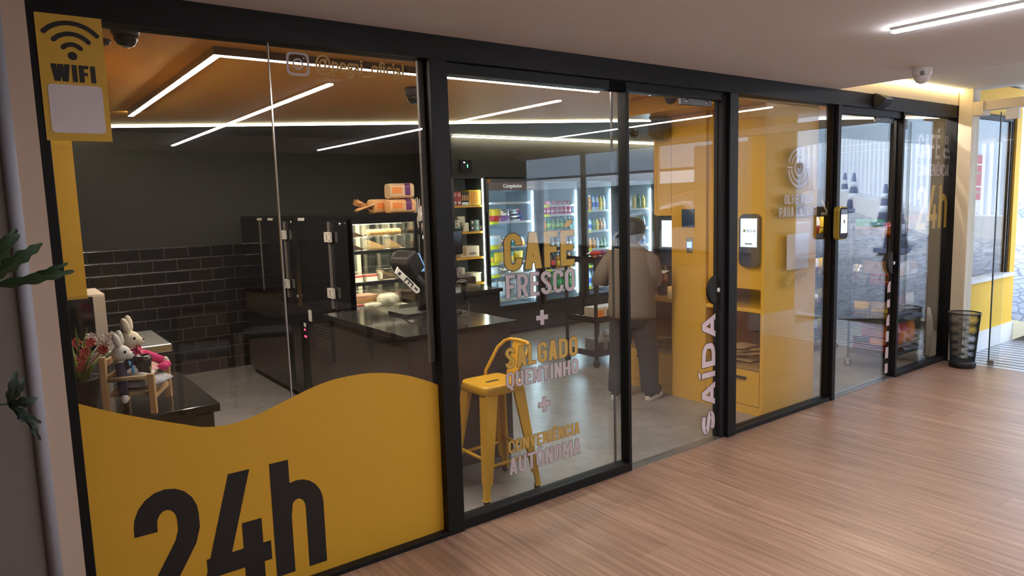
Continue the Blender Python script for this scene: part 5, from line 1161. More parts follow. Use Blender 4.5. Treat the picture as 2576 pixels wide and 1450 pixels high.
# ---- cola bottle and bits on the yellow shelf
t = tag(empty('cola_bottle',(4.52,1.16,0.797)), 'two litre cola bottle with a red label on the yellow shelf beside the person', 'bottle')
mb = MB(); mb.lathe([(0,0),(0.040,0.0),(0.046,0.015),(0.044,0.06),(0.047,0.10),(0.047,0.20),(0.044,0.212)],(4.52,1.16,0.797),18); mb.build('liquid_body', cola_m, t); mb = MB(); mb.lathe([(0.044,0.212),(0.038,0.245),(0.024,0.28),(0.0135,0.298),(0.0135,0.31)],(4.52,1.16,0.797),18); mb.build('neck', clear_pl, t); mb = MB(); mb.lathe([(0.016,0.305),(0.016,0.325),(0,0.326)],(4.52,1.16,0.797),14); mb.build('cap', red, t)
mb = MB(); mb.lathe([(0.0475,0.115),(0.0475,0.185)],(4.52,1.16,0.797),18); mb.build('label', mat('cola_label',(0.36,0.03,0.035),0.4), t); mb = MB(); mb.box(4.485,4.53,1.1115,1.113,0.93,0.97); mb.build('label_panel', mat('label_pale',(0.60,0.42,0.36),0.5), t)
t = tag(empty('syrup_bottle',(4.55,1.33,0.797)), 'tall clear bottle with a pale label behind the cola bottle', 'bottle'); mb = MB(); mb.lathe([(0,0),(0.034,0),(0.034,0.17),(0.016,0.22),(0.014,0.32),(0,0.32)],(4.55,1.33,0.797),14); mb.build('glass_body', mat('pale_syrup',(0.42,0.42,0.36),0.1), t); mb = MB(); mb.lathe([(0.035,0.03),(0.035,0.14)],(4.55,1.33,0.797),14); mb.build('label', mat('cream_label',(0.66,0.62,0.42),0.5), t)
tag(place(bag('snack_bag',0.13,0.13,0.08,dred,mat('brown_film',(0.2,0.09,0.05),0.3),seed=150),4.55,1.25,0.795,rz=PI/2), 'maroon snack bag on the yellow shelf between the hand and the cola bottle', 'snack bag')
for k in range(5): tag(place(bag('paper_bag',0.17,0.22,0.03,kraft,seed=160+k,upright=False,crimp=0.02),4.52+0.02*(k%2),0.36+0.02*math.sin(k*2),0.361+0.024*k,rz=0.4*k), ('lowest','second','third','fourth','topmost')[k]+' folded kraft paper bag in the pile behind the panel right of the exit door', 'paper bag')
for k in range(3): tag(place(bag('paper_bag',0.17,0.24,0.03,kraft,seed=170+k,upright=False,crimp=0.02),4.52,1.2,0.361+0.024*k,rz=0.5*k+0.2), ('lowest','middle','topmost')[k]+' folded kraft paper bag in the pile behind the legs of the person', 'paper bag')

# ---- product trolley left of the person
TX0, TX1, TY0, TY1 = 4.60, 5.02, 2.06, 2.48
t = tag(empty('trolley',(4.8,2.27,0)), 'narrow black three tier trolley between the freezer aisle and the person', 'trolley')
for x in (TX0,TX1):
    for y in (TY0,TY1):
        part('post', wire_black, t, (x-0.012,x+0.012,y-0.012,y+0.012,0.07,1.06)); mb = MB(); mb.cyl((x-0.014,y,0.033),(x+0.014,y,0.033),0.033,n=14); mb.cyl((x,y,0.05),(x,y,0.075),0.012); mb.build('caster', black_rubber, t)
for z in (0.11,0.44,1.02): mb = MB(); mb.box(TX0,TX1,TY0,TY1,z-0.012,z); mb.box(TX0,TX1,TY0-0.012,TY0-0.006,z,z+0.05); mb.box(TX0-0.012,TX0-0.006,TY0,TY1,z,z+0.05); mb.build('tier', wire_black, t)
for k in range(5): tag(place(bag('snack_bag',0.10,0.15,0.05,(orange,pinkp,orange,red,pinkp)[k],silver,seed=180+k,upright=False),TX0+0.06+k*0.08,TY0+0.10,1.022,rz=0.1*k), ('first','second','third','fourth','fifth')[k]+' flat snack pack from the left on the top tier of the trolley', 'snack bag')
for k in range(4): tag(place(bag('snack_bag',0.14,0.12,0.05,(red,purple,orange,dred)[k],silver,seed=190+k,upright=False),TX0+0.08+k*0.09,TY0+0.09,1.072,rz=0.5*k), ('red','purple','orange','maroon')[k]+' snack pack lying on the upper layer of the trolley top', 'snack bag')
for k in range(3): tag(place(carton('carton',0.13,0.16,0.13,card_pale,(orange,black_pr,yellow)[k],m2=card,top=white_pl),TX0+0.08+k*0.135,TY0+0.10,0.442), ('left','middle','right')[k]+' pale display carton on the middle tier of the trolley', 'carton')
for k in range(3): tag(place(carton('carton',0.12,0.16,0.15,mat('black_pattern_box',(0.03,0.03,0.03),0.5,c2=(0.4,0.38,0.36),scale=45),black_pr,m2=card_pale),TX0+0.08+k*0.13,TY0+0.10,0.112), ('left','middle','right')[k]+' black patterned carton on the bottom tier of the trolley', 'carton')
t = tag(empty('food_tub',(4.74,2.16,0.262)), 'clear tub with a pale lid on the trolley cartons', 'tub'); mb = MB(); mb.lathe([(0,0),(0.05,0),(0.058,0.045)],(4.86,2.16,0.264),16); mb.build('tub_body', mat('tub_grey',(0.45,0.45,0.42),0.3), t); mb = MB(); mb.lathe([(0.06,0.045),(0.06,0.055),(0,0.056)],(4.86,2.16,0.264),16); mb.build('lid', white_pl, t)

# ---- wire racks of snacks behind the entrance
RX0, RX1, RY0, RY1 = 6.33, 7.02, 0.13, 0.50
RZ_ = (0.16,0.46,0.78,1.20)
t = tag(empty('snack_rack',(6.68,0.32,0)), 'black wire snack rack on casters behind the word ENTRADA', 'rack')
for x in (RX0,RX1):
    for y in (RY0,RY1):
        mb = MB(); mb.cyl((x,y,0.08),(x,y,1.32),0.011,n=8); mb.build('post', wire_black, t)
        mb = MB(); mb.cyl((x-0.010,y,0.032),(x+0.010,y,0.032),0.032,n=16); cst = mb.build('caster', black_rubber, t); mb = MB(); mb.cyl((x-0.0115,y,0.032),(x+0.0115,y,0.032),0.018,n=14); mb.box(x-0.014,x+0.014,y-0.012,y+0.012,0.055,0.08); mb.build('wheel_hub', mat('caster_grey',(0.5,0.5,0.5),0.4,0.5), cst)
for z in RZ_:
    mb = MB(); mb.box(RX0,RX1,RY0,RY1,z-0.008,z); mb.tube([(RX0,RY0-0.006,z+0.07),(RX1,RY0-0.006,z+0.07)],0.005,6); mb.tube([(RX0-0.006,RY0,z+0.07),(RX0-0.006,RY1,z+0.07)],0.005,6); mb.box(RX0,RX1,RY0-0.008,RY0-0.002,z-0.03,z+0.004); mb.box(RX0-0.008,RX0-0.002,RY0,RY1,z-0.03,z+0.004); mb.build('tier', wire_black, t)
r2 = dup(t, loc=(6.66,1.18,0), label='second black wire snack rack standing deeper in the shop behind the entrance')
ry = RY0+0.09
def bagrow(z, specs, y=None, h=0.16, d=0.075):
    for k, (x, w, m1, m2, hh, lb) in enumerate(specs): tag(place(bag('snack_bag',w,hh,d,m1,m2,seed=int(x*1000)+int(z*10),split=0.55), x, y if y is not None else ry, z, rz=0.0), lb, 'snack bag')
def sidebags(z, specs):
    for k, (y, w, m1, m2, hh, lb) in enumerate(specs): tag(place(bag('snack_bag',w,hh,0.085,m1,m2,seed=int(y*1000)+int(z*10)+7,split=0.55), RX0+0.065, y, z, rz=-PI/2), lb, 'snack bag')
sidebags(RZ_[3], ((0.43,0.15,card,green_gl,0.16,'brown and green snack bag farthest along the left end of the rack top'),(0.31,0.15,card,green_gl,0.16,'brown and green snack bag in the middle of the left end of the rack top'),(0.20,0.12,orange,dred,0.13,'orange and maroon snack bag at the near corner of the rack top')))
bagrow(RZ_[3], ((6.55,0.18,dred,dred,0.20,'tall maroon snack bag behind the edge of the entrance door on the rack top'),(6.72,0.18,dred,choc,0.17,'maroon snack bag in the middle of the front of the rack top'),(6.90,0.19,choc,dred,0.18,'dark brown snack bag at the right of the front of the rack top')))
sidebags(RZ_[2], ((0.465,0.09,dred,silver,0.17,'maroon and silver snack bag left of the Tribole boxes'),))
for k, (y, m) in enumerate(((0.385,mat('slate_box',(0.05,0.08,0.10),0.5)),(0.285,mat('brick_red_box',(0.30,0.03,0.03),0.5)),(0.185,mat('brick_red_box',(0.30,0.03,0.03),0.5)))):
    x = RX0+0.055; t = tag(empty('snack_box',(x,y,RZ_[2])), ('dark slate Tribole box on the third rack tier','red Tribole box next to the slate one','second red Tribole box, by the upright word')[k], 'box'); part('carton_body', m, t, (x-0.047,x+0.047,y-0.04,y+0.04,RZ_[2]+0.002,RZ_[2]+0.095), bevel=0.002)
    font_text('box_text','Tribole',(x-0.042,y-0.0412,RZ_[2]+0.055),0.032,mat('gold_ink',(0.75,0.55,0.12),0.5),t,bold=0.0008,sx=0.80); font_text('box_text','mini',(x-0.015,y-0.0412,RZ_[2]+0.028),0.022,mat('gold_ink',(0.75,0.55,0.12),0.5),t,bold=0.0006)
    t.rotation_euler[2] = -PI/2
for k, (y, lb) in enumerate(((0.40,'kraft snack bag standing behind the slate Tribole box'),(0.28,'kraft snack bag standing behind the red Tribole boxes'))): tag(place(bag('snack_bag',0.14,0.20,0.07,kraft,kraft,seed=500+k), RX0+0.155, y, RZ_[2], rz=-PI/2), lb, 'snack bag')
bagrow(RZ_[2], ((6.62,0.15,orange,white_pl,0.19,'orange and white snack bag on the front of the third rack tier'),(6.77,0.14,white_pl,white_pl,0.18,'white snack bag on the front of the third rack tier'),(6.92,0.15,white_pl,card,0.18,'white and brown snack bag at the right of the third rack tier')))
sidebags(RZ_[1], ((0.42,0.15,kraft,yellow,0.15,'tan and yellow snack bag at the far left of the second rack tier'),(0.26,0.16,yellow,kraft,0.16,'yellow snack bag at the near left of the second rack tier')))
bagrow(RZ_[1], ((6.56,0.15,blue,silver,0.18,'blue snack bag on the front of the second rack tier'),(6.72,0.15,silver,dred,0.19,'silver and maroon snack bag on the front of the second rack tier'),(6.88,0.16,silver,cream_c,0.20,'crinkled silver bag at the right of the second rack tier')))
sidebags(RZ_[0], ((0.42,0.15,red,black_pr,0.12,'black and red snack bag at the far left of the bottom rack tier'),(0.27,0.15,red,orange,0.12,'low red and orange snack bag at the near left of the bottom rack tier')))
for k, (y, lb) in enumerate(((0.40,'tall pink and red snack bag behind the low bags of the bottom rack tier'),(0.28,'tall orange and red snack bag behind the low bags of the bottom rack tier'))): tag(place(bag('snack_bag',0.14,0.25,0.08,red,(pinkp,orange)[k],seed=520+k), RX0+0.165, y, RZ_[0], rz=-PI/2), lb, 'snack bag')
bagrow(RZ_[0], ((6.62,0.15,red,pinkp,0.26,'tall red and pink snack bag on the front of the bottom rack tier'),(6.77,0.14,orange,red,0.26,'tall orange snack bag on the front of the bottom rack tier'),(6.92,0.15,orange,orange,0.26,'plain orange snack bag at the right of the bottom rack tier')))
for zi, z in enumerate(RZ_):
    for k in range(4): tag(place(bag('snack_bag',0.16,0.17,0.08,(dred,kraft,blue,red,yellow,card,purple,silver)[(k+zi*3)%8],(silver,orange,white_pl,yellow)[k],seed=300+zi*10+k), 6.41+k*0.16, 0.99+0.10, z), ('first','second','third','fourth')[k]+' bag from the left on the '+('bottom','second','third','top')[zi]+' tier of the deeper snack rack', 'snack bag')
# ================================================================ YELLOW STOOL
yel_metal = mat('yellow_stool_metal', (0.72,0.40,0.025), 0.3, c2=(0.68,0.37,0.02), scale=3)
SC = Vector((2.19,0.35)); SZ = 0.622; hs = 0.135
t = tag(empty('bar_stool',(SC.x,SC.y,0)), 'yellow metal bar stool with a low back, behind the CAFÉ FRESCO pane', 'stool')
mb = MB(); k = 6; ring0 = []
def sq(h, z, r):
    o = []
    for (sx, sy, st) in ((1,1,0),(-1,1,1),(-1,-1,2),(1,-1,3)):
        for i in range(5): a_ = (st+i/4)*PI/2; o.append((SC.x+sx*(h-r)+r*math.cos(a_), SC.y+sy*(h-r)+r*math.sin(a_), z))
    return o
rings = [sq(hs*0.55,SZ-0.006,0.05), sq(hs*0.85,SZ-0.001,0.045), sq(hs*0.96,SZ,0.04), sq(hs,SZ-0.010,0.04), sq(hs*1.02,SZ-0.045,0.04), sq(hs*1.0,SZ-0.050,0.04)]
vs = [v for r in rings for v in r]; n = len(rings[0]); fs = [tuple(range(n))]+[(i*n+j,(i+1)*n+j,(i+1)*n+(j+1)%n,i*n+(j+1)%n) for i in range(len(rings)-1) for j in range(n)]
mb.smooth = True; mb.add(vs, fs); seat = mb.build('seat', yel_metal, t)
mb = MB(); mb.rbox(SC.x-0.045,SC.x+0.045,SC.y-0.012,SC.y+0.012,SZ-0.0058,SZ-0.005,0.012,4); mb.build('seat_slot', mat('slot_dark',(0.03,0.02,0.01),0.8), seat)
feet = [(-0.19,-0.18),(0.18,-0.18),(0.20,0.18),(-0.19,0.18)]
legs = []
for fx, fy in feet:
    sx, sy = (1 if fx > 0 else -1), (1 if fy > 0 else -1)
    top = Vector((SC.x+sx*(hs-0.012),SC.y+sy*(hs-0.012),SZ-0.03)); bot = Vector((SC.x+fx,SC.y+fy,0.022))
    mb = MB()
    def sect(p, w, th): 
        return [p+Vector((sx*0.004,sy*0.004,0)), p+Vector((-sx*w,sy*0.004,0)), p+Vector((-sx*w,-sy*th,0)), p+Vector((-sx*w*0.45,-sy*w*0.45,0)), p+Vector((-sx*th,-sy*w,0)), p+Vector((sx*0.004,-sy*w,0))]
    S_ = [sect(top,0.072,0.012), sect(top.lerp(bot,0.5),0.055,0.011), sect(top.lerp(bot,0.86),0.042,0.010), sect(top.lerp(bot,0.87),0.030,0.010), sect(bot,0.028,0.010)]
    vs = [v for s_ in S_ for v in s_]; fs = [tuple(range(6)), tuple(range(24,30))[::-1]]+[(i*6+j,i*6+(j+1)%6,(i+1)*6+(j+1)%6,(i+1)*6+j) for i in range(4) for j in range(6)]
    mb.add(vs, fs); lg = mb.build('leg', yel_metal, t, bevel=0.004)
    mb = MB(); q = bot+Vector((-sx*0.013,-sy*0.013,0)); mb.cyl((q.x,q.y,0),(q.x,q.y,0.026),0.017,n=12); mb.build('foot_cap', black_rubber, lg)
    legs.append((top.lerp(bot,0.70)+Vector((-sx*0.015,-sy*0.015,0)), top.lerp(bot,0.64)+Vector((-sx*0.015,-sy*0.015,0))))
for i in range(4):
    mb = MB(); j = (i+1)%4; mb.tube([legs[i][i%2], legs[j][i%2]], 0.0095, 8); mb.build('cross_bar', yel_metal, t)
mb = MB(); y0_, y1_ = SC.y-0.125, SC.y+0.135
mb.tube([(SC.x+0.045,y1_,SZ-0.02),(SC.x+0.05,y1_+0.003,SZ+0.02),(SC.x+0.145,y1_+0.008,SZ+0.145),(SC.x+0.180,y1_-0.012,SZ+0.180),(SC.x+0.195,y1_-0.05,SZ+0.195),(SC.x+0.20,SC.y,SZ+0.198),(SC.x+0.195,y0_+0.05,SZ+0.195),(SC.x+0.180,y0_+0.012,SZ+0.180),(SC.x+0.145,y0_-0.008,SZ+0.145),(SC.x+0.05,y0_-0.003,SZ+0.02),(SC.x+0.045,y0_,SZ-0.02)], 0.0105, 10); mb.build('back_frame', yel_metal, t)
mb = MB(); mb.prism([(-0.055,0),(0.055,0),(0.055,1),(-0.055,1)], lambda a,b: (SC.x+0.125+0.070*b,SC.y+a,SZ-0.03+0.225*b), lambda a,b: (SC.x+0.130+0.070*b,SC.y+a,SZ-0.03+0.225*b)); mb.build('back_plate', yel_metal, t, bevel=0.002)

# ================================================================ PLUSH RABBITS ON A TOY CHAIR, CUP, FLOWERS
pine = mat('pale_pine', (0.58,0.36,0.17), 0.55, c2=(0.50,0.29,0.12), scale=18)
rush = mat('rush_weave', (0.50,0.37,0.20), 0.8, c2=(0.36,0.25,0.12), scale=45, bump=0.6, bscale=120)
CB = Vector((0.447,0.425,0.80)); cfw = Vector((0.92,-0.39,0)).normalized(); csd = Vector((0.39,0.92,0)).normalized()
def cp(a, b, z): return CB+cfw*a+csd*b+Vector((0,0,z))
def obox(mb, a0,a1,b0,b1,z0,z1):
    return mb.add([cp(a,b,z) for a,b,z in ((a0,b0,z0),(a1,b0,z0),(a1,b1,z0),(a0,b1,z0),(a0,b0,z1),(a1,b0,z1),(a1,b1,z1),(a0,b1,z1))],[(0,3,2,1),(4,5,6,7),(0,1,5,4),(1,2,6,5),(2,3,7,6),(3,0,4,7)])
t = tag(empty('toy_chair',CB), 'small pine chair with woven arms carrying the two plush rabbits', 'toy chair')
for a, b, h_ in ((-0.085,-0.13,0.245),(-0.085,0.13,0.245),(0.085,-0.13,0.165),(0.085,0.13,0.165)):
    mb = MB(); obox(mb,a-0.013,a+0.013,b-0.011,b+0.011,0,h_); mb.build('leg', pine, t, bevel=0.004)
for z, m in ((0.055,pine),): mb = MB(); obox(mb,0.078,0.090,-0.12,0.12,z,z+0.018); mb.build('stretcher', m, t)
mb = MB(); obox(mb,-0.075,0.08,-0.125,0.125,0.078,0.094); mb.build('seat', rush, t, bevel=0.004)
for b in (-0.13,0.13):
    mb = MB(); mb.tube([cp(-0.08,b,0.150),cp(0.08,b,0.152)],0.010,10); mb.build('arm', rush, t)
mb = MB(); obox(mb,-0.090,-0.080,-0.12,0.12,0.14,0.16); obox(mb,-0.090,-0.080,-0.12,0.12,0.20,0.225); mb.build('back_rail', pine, t)
knit = mat('grey_knit', (0.62,0.62,0.64), 0.9, c2=(0.10,0.10,0.13), scale=120, bump=0.8, bscale=160)
t = tag(empty('seat_cushion',cp(0.02,0.0,0.094)), 'grey and white knitted cushion on the small pine chair', 'cushion'); mb = MB()
def cu_f(u, v):
    a = 2*PI*u; p = PI*v; return cp(0.025+0.105*math.sin(p)*math.cos(a)*(1+0.05*math.sin(7*a)), 0.118*math.sin(p)*math.sin(a), 0.113-0.019*math.cos(p)*(1-0.0)-0.0)
mb.smooth = True; mb.grid(cu_f, 26, 8); mb.build('knit_body', knit, t)
def rabbit(base, sc_, head, fur, coat, label, dress, ribbon, arm_to, bel):
    t = tag(empty('plush_rabbit',base), label, 'plush rabbit'); mb = MB(); hd = Vector(head); L = cfw
    mb.ball(hd,0.036*sc_,0.033*sc_,0.034*sc_,16,11); mb.ball(hd+L*0.024*sc_+Vector((0,0,-0.009)),0.024*sc_,0.021*sc_,0.019*sc_,14,9)
    for s_, tip in ((-1,Vector((-0.018,-0.006,0.086))),(1,Vector((-0.004,0.012,0.092)))):
        e0 = hd+csd*0.012*s_+Vector((0,0,0.024)); e1 = hd+Vector(tip)*sc_+csd*0.010*s_
        mb.tube([e0,e0.lerp(e1,0.35),e0.lerp(e1,0.7),e0.lerp(e1,0.92),e1],[0.007*sc_,0.014*sc_,0.014*sc_,0.009*sc_,0.003],10)
    mb.tube([hd+Vector((0,0,-0.025)),hd+Vector((0.0,0,-0.05))],[0.018,0.022],12)
    mb.ball(Vector(base)+L*0.018+Vector((0,0,0.045)),0.038*sc_,0.036*sc_,0.04*sc_,14,9)
    hand = Vector(arm_to); mb.ball(hand,0.015,0.013,0.020,12,8)
    for s_ in (-1,1): mb.tube([Vector(base)+L*0.02+csd*0.02*s_+Vector((0,0,0.02)),Vector(base)+L*0.075+csd*0.03*s_+Vector((0,0,0.018)),Vector(base)+L*0.105+csd*0.032*s_+Vector((0,0,0.012))],[0.018,0.016,0.014],10)
    mb.build('body', fur, t)
    mb = MB()
    for s_ in (-1,1): mb.ball(hd+L*0.022*sc_+csd*0.024*s_*sc_+Vector((0,0,0.008)),0.0050,0.0050,0.0062,10,7)
    mb.build('eyes', mat('bead_eye',(0.02,0.012,0.010),0.1), t); mb = MB(); mb.ball(hd+L*0.047*sc_+Vector((0,0,0.0)),0.005,0.006,0.0045,10,7); mb.build('nose', mat('nose_brown',(0.10,0.03,0.03),0.4), t)
    mb = MB(); bp = Vector(base)+Vector((0,0,0.055)); up = hd+Vector((0,0,-0.036))
    mb.tube([bp+L*0.012,bp.lerp(up,0.5)+L*0.008,up],[0.040*sc_,0.036*sc_,0.024*sc_],14)
    sh = bp.lerp(up,0.75)
    for s_, to in ((-1,hand if dress is None else sh-csd*0.05+L*0.02-Vector((0,0,0.05))),(1,hand if dress is not None else sh+csd*0.05+L*0.03-Vector((0,0,0.05)))):
        mb.tube([sh+csd*0.022*s_,sh.lerp(to,0.5)+csd*0.012*s_,sh.lerp(to,0.93)],[0.020,0.019,0.016],12)
    mb.build('coat', coat, t)
    mb = MB(); kn = up+L*0.026-csd*0.006+Vector((0,0,-0.004))
    for s_ in (-1,1):
        mb.ball(kn+csd*0.014*s_+L*0.006,0.007,0.017,0.011,10,7); mb.tube([kn+L*0.008,kn+csd*0.010*s_-Vector((0,0,0.02))+L*0.016,kn+csd*0.016*s_-Vector((0,0,0.046))+L*0.020],[0.004,0.008,0.004],6)
    mb.build('bow', ribbon, t)
    if dress:
        mb = MB(); mb.smooth = True
        def sk(u, v): a = -PI*0.62+2*PI*0.62*u; r = 0.030+0.085*v; return bp+L*(r*math.cos(a)*1.15)+csd*(r*math.sin(a)*0.8)+Vector((0,0,-0.004-0.036*v+0.010*v*math.sin(9*a)))
        mb.grid(sk, 26, 8); mb.build('skirt', dress, t); mb = MB()
        for s_ in (-1,1): mb.ball(bp+L*0.122+csd*(0.02*s_+0.02)+Vector((0,0,-0.034)),0.024,0.017,0.017,12,8)
        mb.build('shoes', coat, t)
    else: mb = MB(); mb.ball(bp+L*0.035+Vector((0,0,-0.018)),0.026,0.030,0.022,14,9); mb.build('belly_fluff', mat('white_fluff',(0.82,0.78,0.72),0.95,bump=1.0,bscale=250), t)
    return t
fur1 = mat('white_plush', (0.74,0.70,0.63), 0.95, bump=0.3, bscale=220); fur2 = mat('cream_plush', (0.78,0.68,0.50), 0.95, bump=0.3, bscale=220)
rabbit(cp(-0.035,-0.055,0.130), 1.0, cp(-0.035,-0.062,0.243), fur1, mat('navy_felt',(0.012,0.014,0.035),0.9), 'white plush rabbit in a navy coat with a blue bow, nearest the glass', None, mat('blue_ribbon',(0.10,0.42,0.72),0.35), tuple(cp(-0.012,-0.150,0.075)), True)
rabbit(cp(-0.035,0.062,0.130), 1.1, cp(-0.028,0.052,0.278), fur2, mat('magenta_felt',(0.60,0.025,0.16),0.8), 'cream plush rabbit in a magenta top and flowered skirt, behind the navy one', mat('rose_flower_cloth',(0.72,0.45,0.42),0.8,c2=(0.42,0.14,0.14),scale=110), mat('coral_ribbon',(0.78,0.12,0.22),0.35), tuple(cp(0.085,0.115,0.165)), True)
t = tag(empty('coffee_cup',cp(0.035,-0.035,0.128)), 'black takeaway coffee cup with a lid standing on the grey cushion', 'cup'); c_ = cp(0.035,-0.040,0.128)
mb = MB(); mb.lathe([(0,0),(0.026,0),(0.035,0.078),(0.035,0.08)],c_,22); mb.build('cup_body', mat('cup_black',(0.014,0.014,0.014),0.6), t); mb = MB(); mb.lathe([(0.0375,0.076),(0.0375,0.083),(0.034,0.086),(0.033,0.095),(0.030,0.097),(0.029,0.091),(0,0.091)],c_,22); mb.build('lid', mat('lid_black',(0.012,0.012,0.012),0.25), t)
mb = MB(); d_ = Vector((0.75,-0.66,0)); s_ = Vector((0.66,0.75,0)); q = c_+d_*0.033+Vector((0,0,0.045)); mb.quad(q-s_*0.008-Vector((0,0,0.008)),q+s_*0.008-Vector((0,0,0.008)),q+s_*0.008+d_*0.002+Vector((0,0,0.008)),q-s_*0.008+d_*0.002+Vector((0,0,0.008))); mb.build('cup_mark', mat('cup_gold',(0.35,0.28,0.10),0.5), t)
t = tag(empty('flower_pot',(0.262,0.62,0.80)), 'black pot of grassy leaves with red and white cloth flowers behind the rabbits', 'plant')
mb = MB(); mb.lathe([(0,0),(0.055,0),(0.075,0.11),(0.078,0.12),(0.068,0.12),(0.06,0.10),(0,0.10)],(0.262,0.62,0.80),20); mb.build('pot', mat('pot_black',(0.015,0.014,0.013),0.6), t)
rr = random.Random(5); mb = MB(); mb.smooth = True
for k in range(64):
    a = rr.uniform(0,2*PI); a = a if not (-0.9 < math.sin(a) < 0.2 and math.cos(a) > 0.1) else a+PI; L_ = rr.uniform(0.14,0.27); ln = rr.uniform(0.2,1.1); b0 = Vector((0.262+0.03*math.cos(a),0.62+0.03*math.sin(a),0.90)); dr = Vector((math.cos(a),math.sin(a),0)); sd = Vector((-dr.y,dr.x,0)); w_ = rr.uniform(0.004,0.007)
    def bl(u, v): s_ = v; p = b0+dr*(ln*L_*(0.3*s_+0.7*s_*s_))+Vector((0,0,L_*(s_*1.0-0.45*ln*s_*s_))); p.x = max(p.x,0.185); return p+sd*(u-0.5)*2*w_*(1-s_)**0.6+Vector((0,0,0.0))
    mb.grid(bl, 2, 7)
mb.build('leaves', mat('grass_leaf',(0.15,0.25,0.04),0.5,c2=(0.32,0.38,0.10),scale=12), t)
fl_r = mat('red_cloth_petal',(0.55,0.04,0.05),0.7,c2=(0.7,0.2,0.15),scale=60); fl_w = mat('white_cloth_petal',(0.78,0.70,0.62),0.7,c2=(0.85,0.8,0.74),scale=60)
for k, (px, py, yy, m) in enumerate(((190,862,0.57,fl_r),(212,885,0.56,fl_r),(205,905,0.57,fl_r),(226,862,0.58,fl_r),(258,880,0.58,fl_r),(228,848,0.62,fl_w),(250,862,0.62,fl_w),(268,850,0.64,fl_w),(282,845,0.66,fl_w),(262,868,0.59,fl_w),(205,925,0.57,fl_r),(290,862,0.65,fl_w))):
    c_ = at(px,py,Y=yy); c_.x = max(c_.x,0.20); mb = MB(); mb.smooth = True
    for j in range(7):
        a = 2*PI*j/7+k; d_ = Vector((math.cos(a),-0.5,math.sin(a))); e_ = Vector((-math.sin(a),0,math.cos(a)))
        mb.grid(lambda u,v: c_+d_*(0.022*v)+e_*(u-0.5)*0.020*math.sin(PI*min(1,v*0.85+0.1))+Vector((0,-0.006*math.sin(PI*u),0)), 3, 3)
    mb.ball(c_+Vector((0,-0.006,0)),0.004,n=8,m=5); mb.tube([c_,c_.lerp(Vector((0.262,0.62,0.91)),0.5)+Vector((0,0,0.01)),Vector((0.262,0.62,0.905))],0.0015,5)
    mb.build('flower', m, t)

# ================================================================ PERSON
PX, PYY, TH = 4.065, 1.075, math.radians(70)
PM = Matrix.Translation((PX,PYY,0)) @ Matrix.Rotation(-TH,4,'Z')
skin = mat('skin', (0.50,0.29,0.20), 0.55, c2=(0.46,0.25,0.17), scale=10)
t = tag(empty('person',(PX,PYY,0)), 'person seen from behind in tan shirt, dark trousers and black sneakers, holding a paper', 'person')
def skin_mesh(name, verts, edges, radii, m, parent, root=0):
    me = bpy.data.meshes.new(name); me.from_pydata([tuple(PM @ Vector(v)-Vector((PX,PYY,0))) for v in verts], edges, []); me.materials.append(m)
    o = bpy.data.objects.new(name, me); col.objects.link(o); o.parent = parent
    md = o.modifiers.new('skin','SKIN'); md.use_smooth_shade = True; s2 = o.modifiers.new('sub','SUBSURF'); s2.levels = s2.render_levels = 2
    sv = me.skin_vertices[0].data if me.skin_vertices else None
    for i, r in enumerate(radii): sv[i].radius = (r, r) if not isinstance(r, tuple) else r; sv[i].use_root = (i == root or (verts[i] in ROOTS))
    return o
ROOTS = []
V = [(0,0,0.76),(0,0,0.90),(0,0.005,1.05),(0,-0.005,1.165),(0,0.0,1.235),(0,0.018,1.30),(0,0.022,1.37),(0,0.015,1.425)]
R_b = [0.10,0.095,0.095,0.060,0.050,0.074,0.090,0.056]
Ed = [(0,1),(1,2),(2,3),(3,4),(4,5),(5,6),(6,7)]
def add(v, r, frm): V.append(v); R_b.append(r); Ed.append((frm,len(V)-1)); return len(V)-1
for s_, k in ((-1,-0.025),(1,0.07)):
    a = add((0.095*s_,0,0.70),0.075,0); a = add((0.115*s_,0.01+k*0.55,0.40),0.052,a); a = add((0.12*s_,-0.01+k,0.08),0.036,a); add((0.13*s_,0.09+k,0.03),0.030,a)
wr = {}
for s_, el, wv_ in ((1,(0.165,0.055,0.955),(0.12,0.265,0.975)),(-1,(-0.26,-0.02,0.955),(-0.13,0.215,0.955))):
    a = add((0.135*s_,-0.005,1.125),0.036,3); a = add(el,0.038,a); a = add(((el[0]*0.5+wv_[0]*0.5),(el[1]+wv_[1])/2,(el[2]+wv_[2])/2),0.034,a); a = add(wv_,0.026,a); b = add((wv_[0]-0.035*s_,wv_[1]+0.05,wv_[2]+0.006),0.028,a); wr[s_] = (b, V[b])
body = skin_mesh('body', V, Ed, R_b, skin, t)
# face, ears and fingers belong to the body: small extra islands grown inside it
fm = MB(); fm.ball((0,0.105,1.345),0.013,0.018,0.017,10,7); fm.ball((0.082,0.02,1.35),0.010,0.02,0.028,10,7); fm.ball((-0.082,0.02,1.35),0.010,0.02,0.028,10,7); fm.ball((0,0.095,1.305),0.022,0.008,0.007,10,6)
for s_ in (-1,1):
    P0 = Vector(wr[s_][1])
    for k in range(4):
        a = P0+Vector((-0.010*s_,0.022,0.020-0.012*k)); L_ = (0.050,0.056,0.052,0.042)[k]
        fm.tube([a,a+Vector((-0.018*s_,L_*0.5,0.002)),a+Vector((-0.045*s_,L_*0.72,0.004)),a+Vector((-0.062*s_,L_*0.55,0.004))],[0.0095,0.0088,0.008,0.006],8)
    a = P0+Vector((0.004*s_,0.0,0.022)); fm.tube([a,a+Vector((-0.012*s_,0.028,0.016)),a+Vector((-0.03*s_,0.045,0.016))],[0.011,0.0095,0.007],8)
fm.v = [PM @ v for v in fm.v]; fm.build('hands_and_face', skin, t)
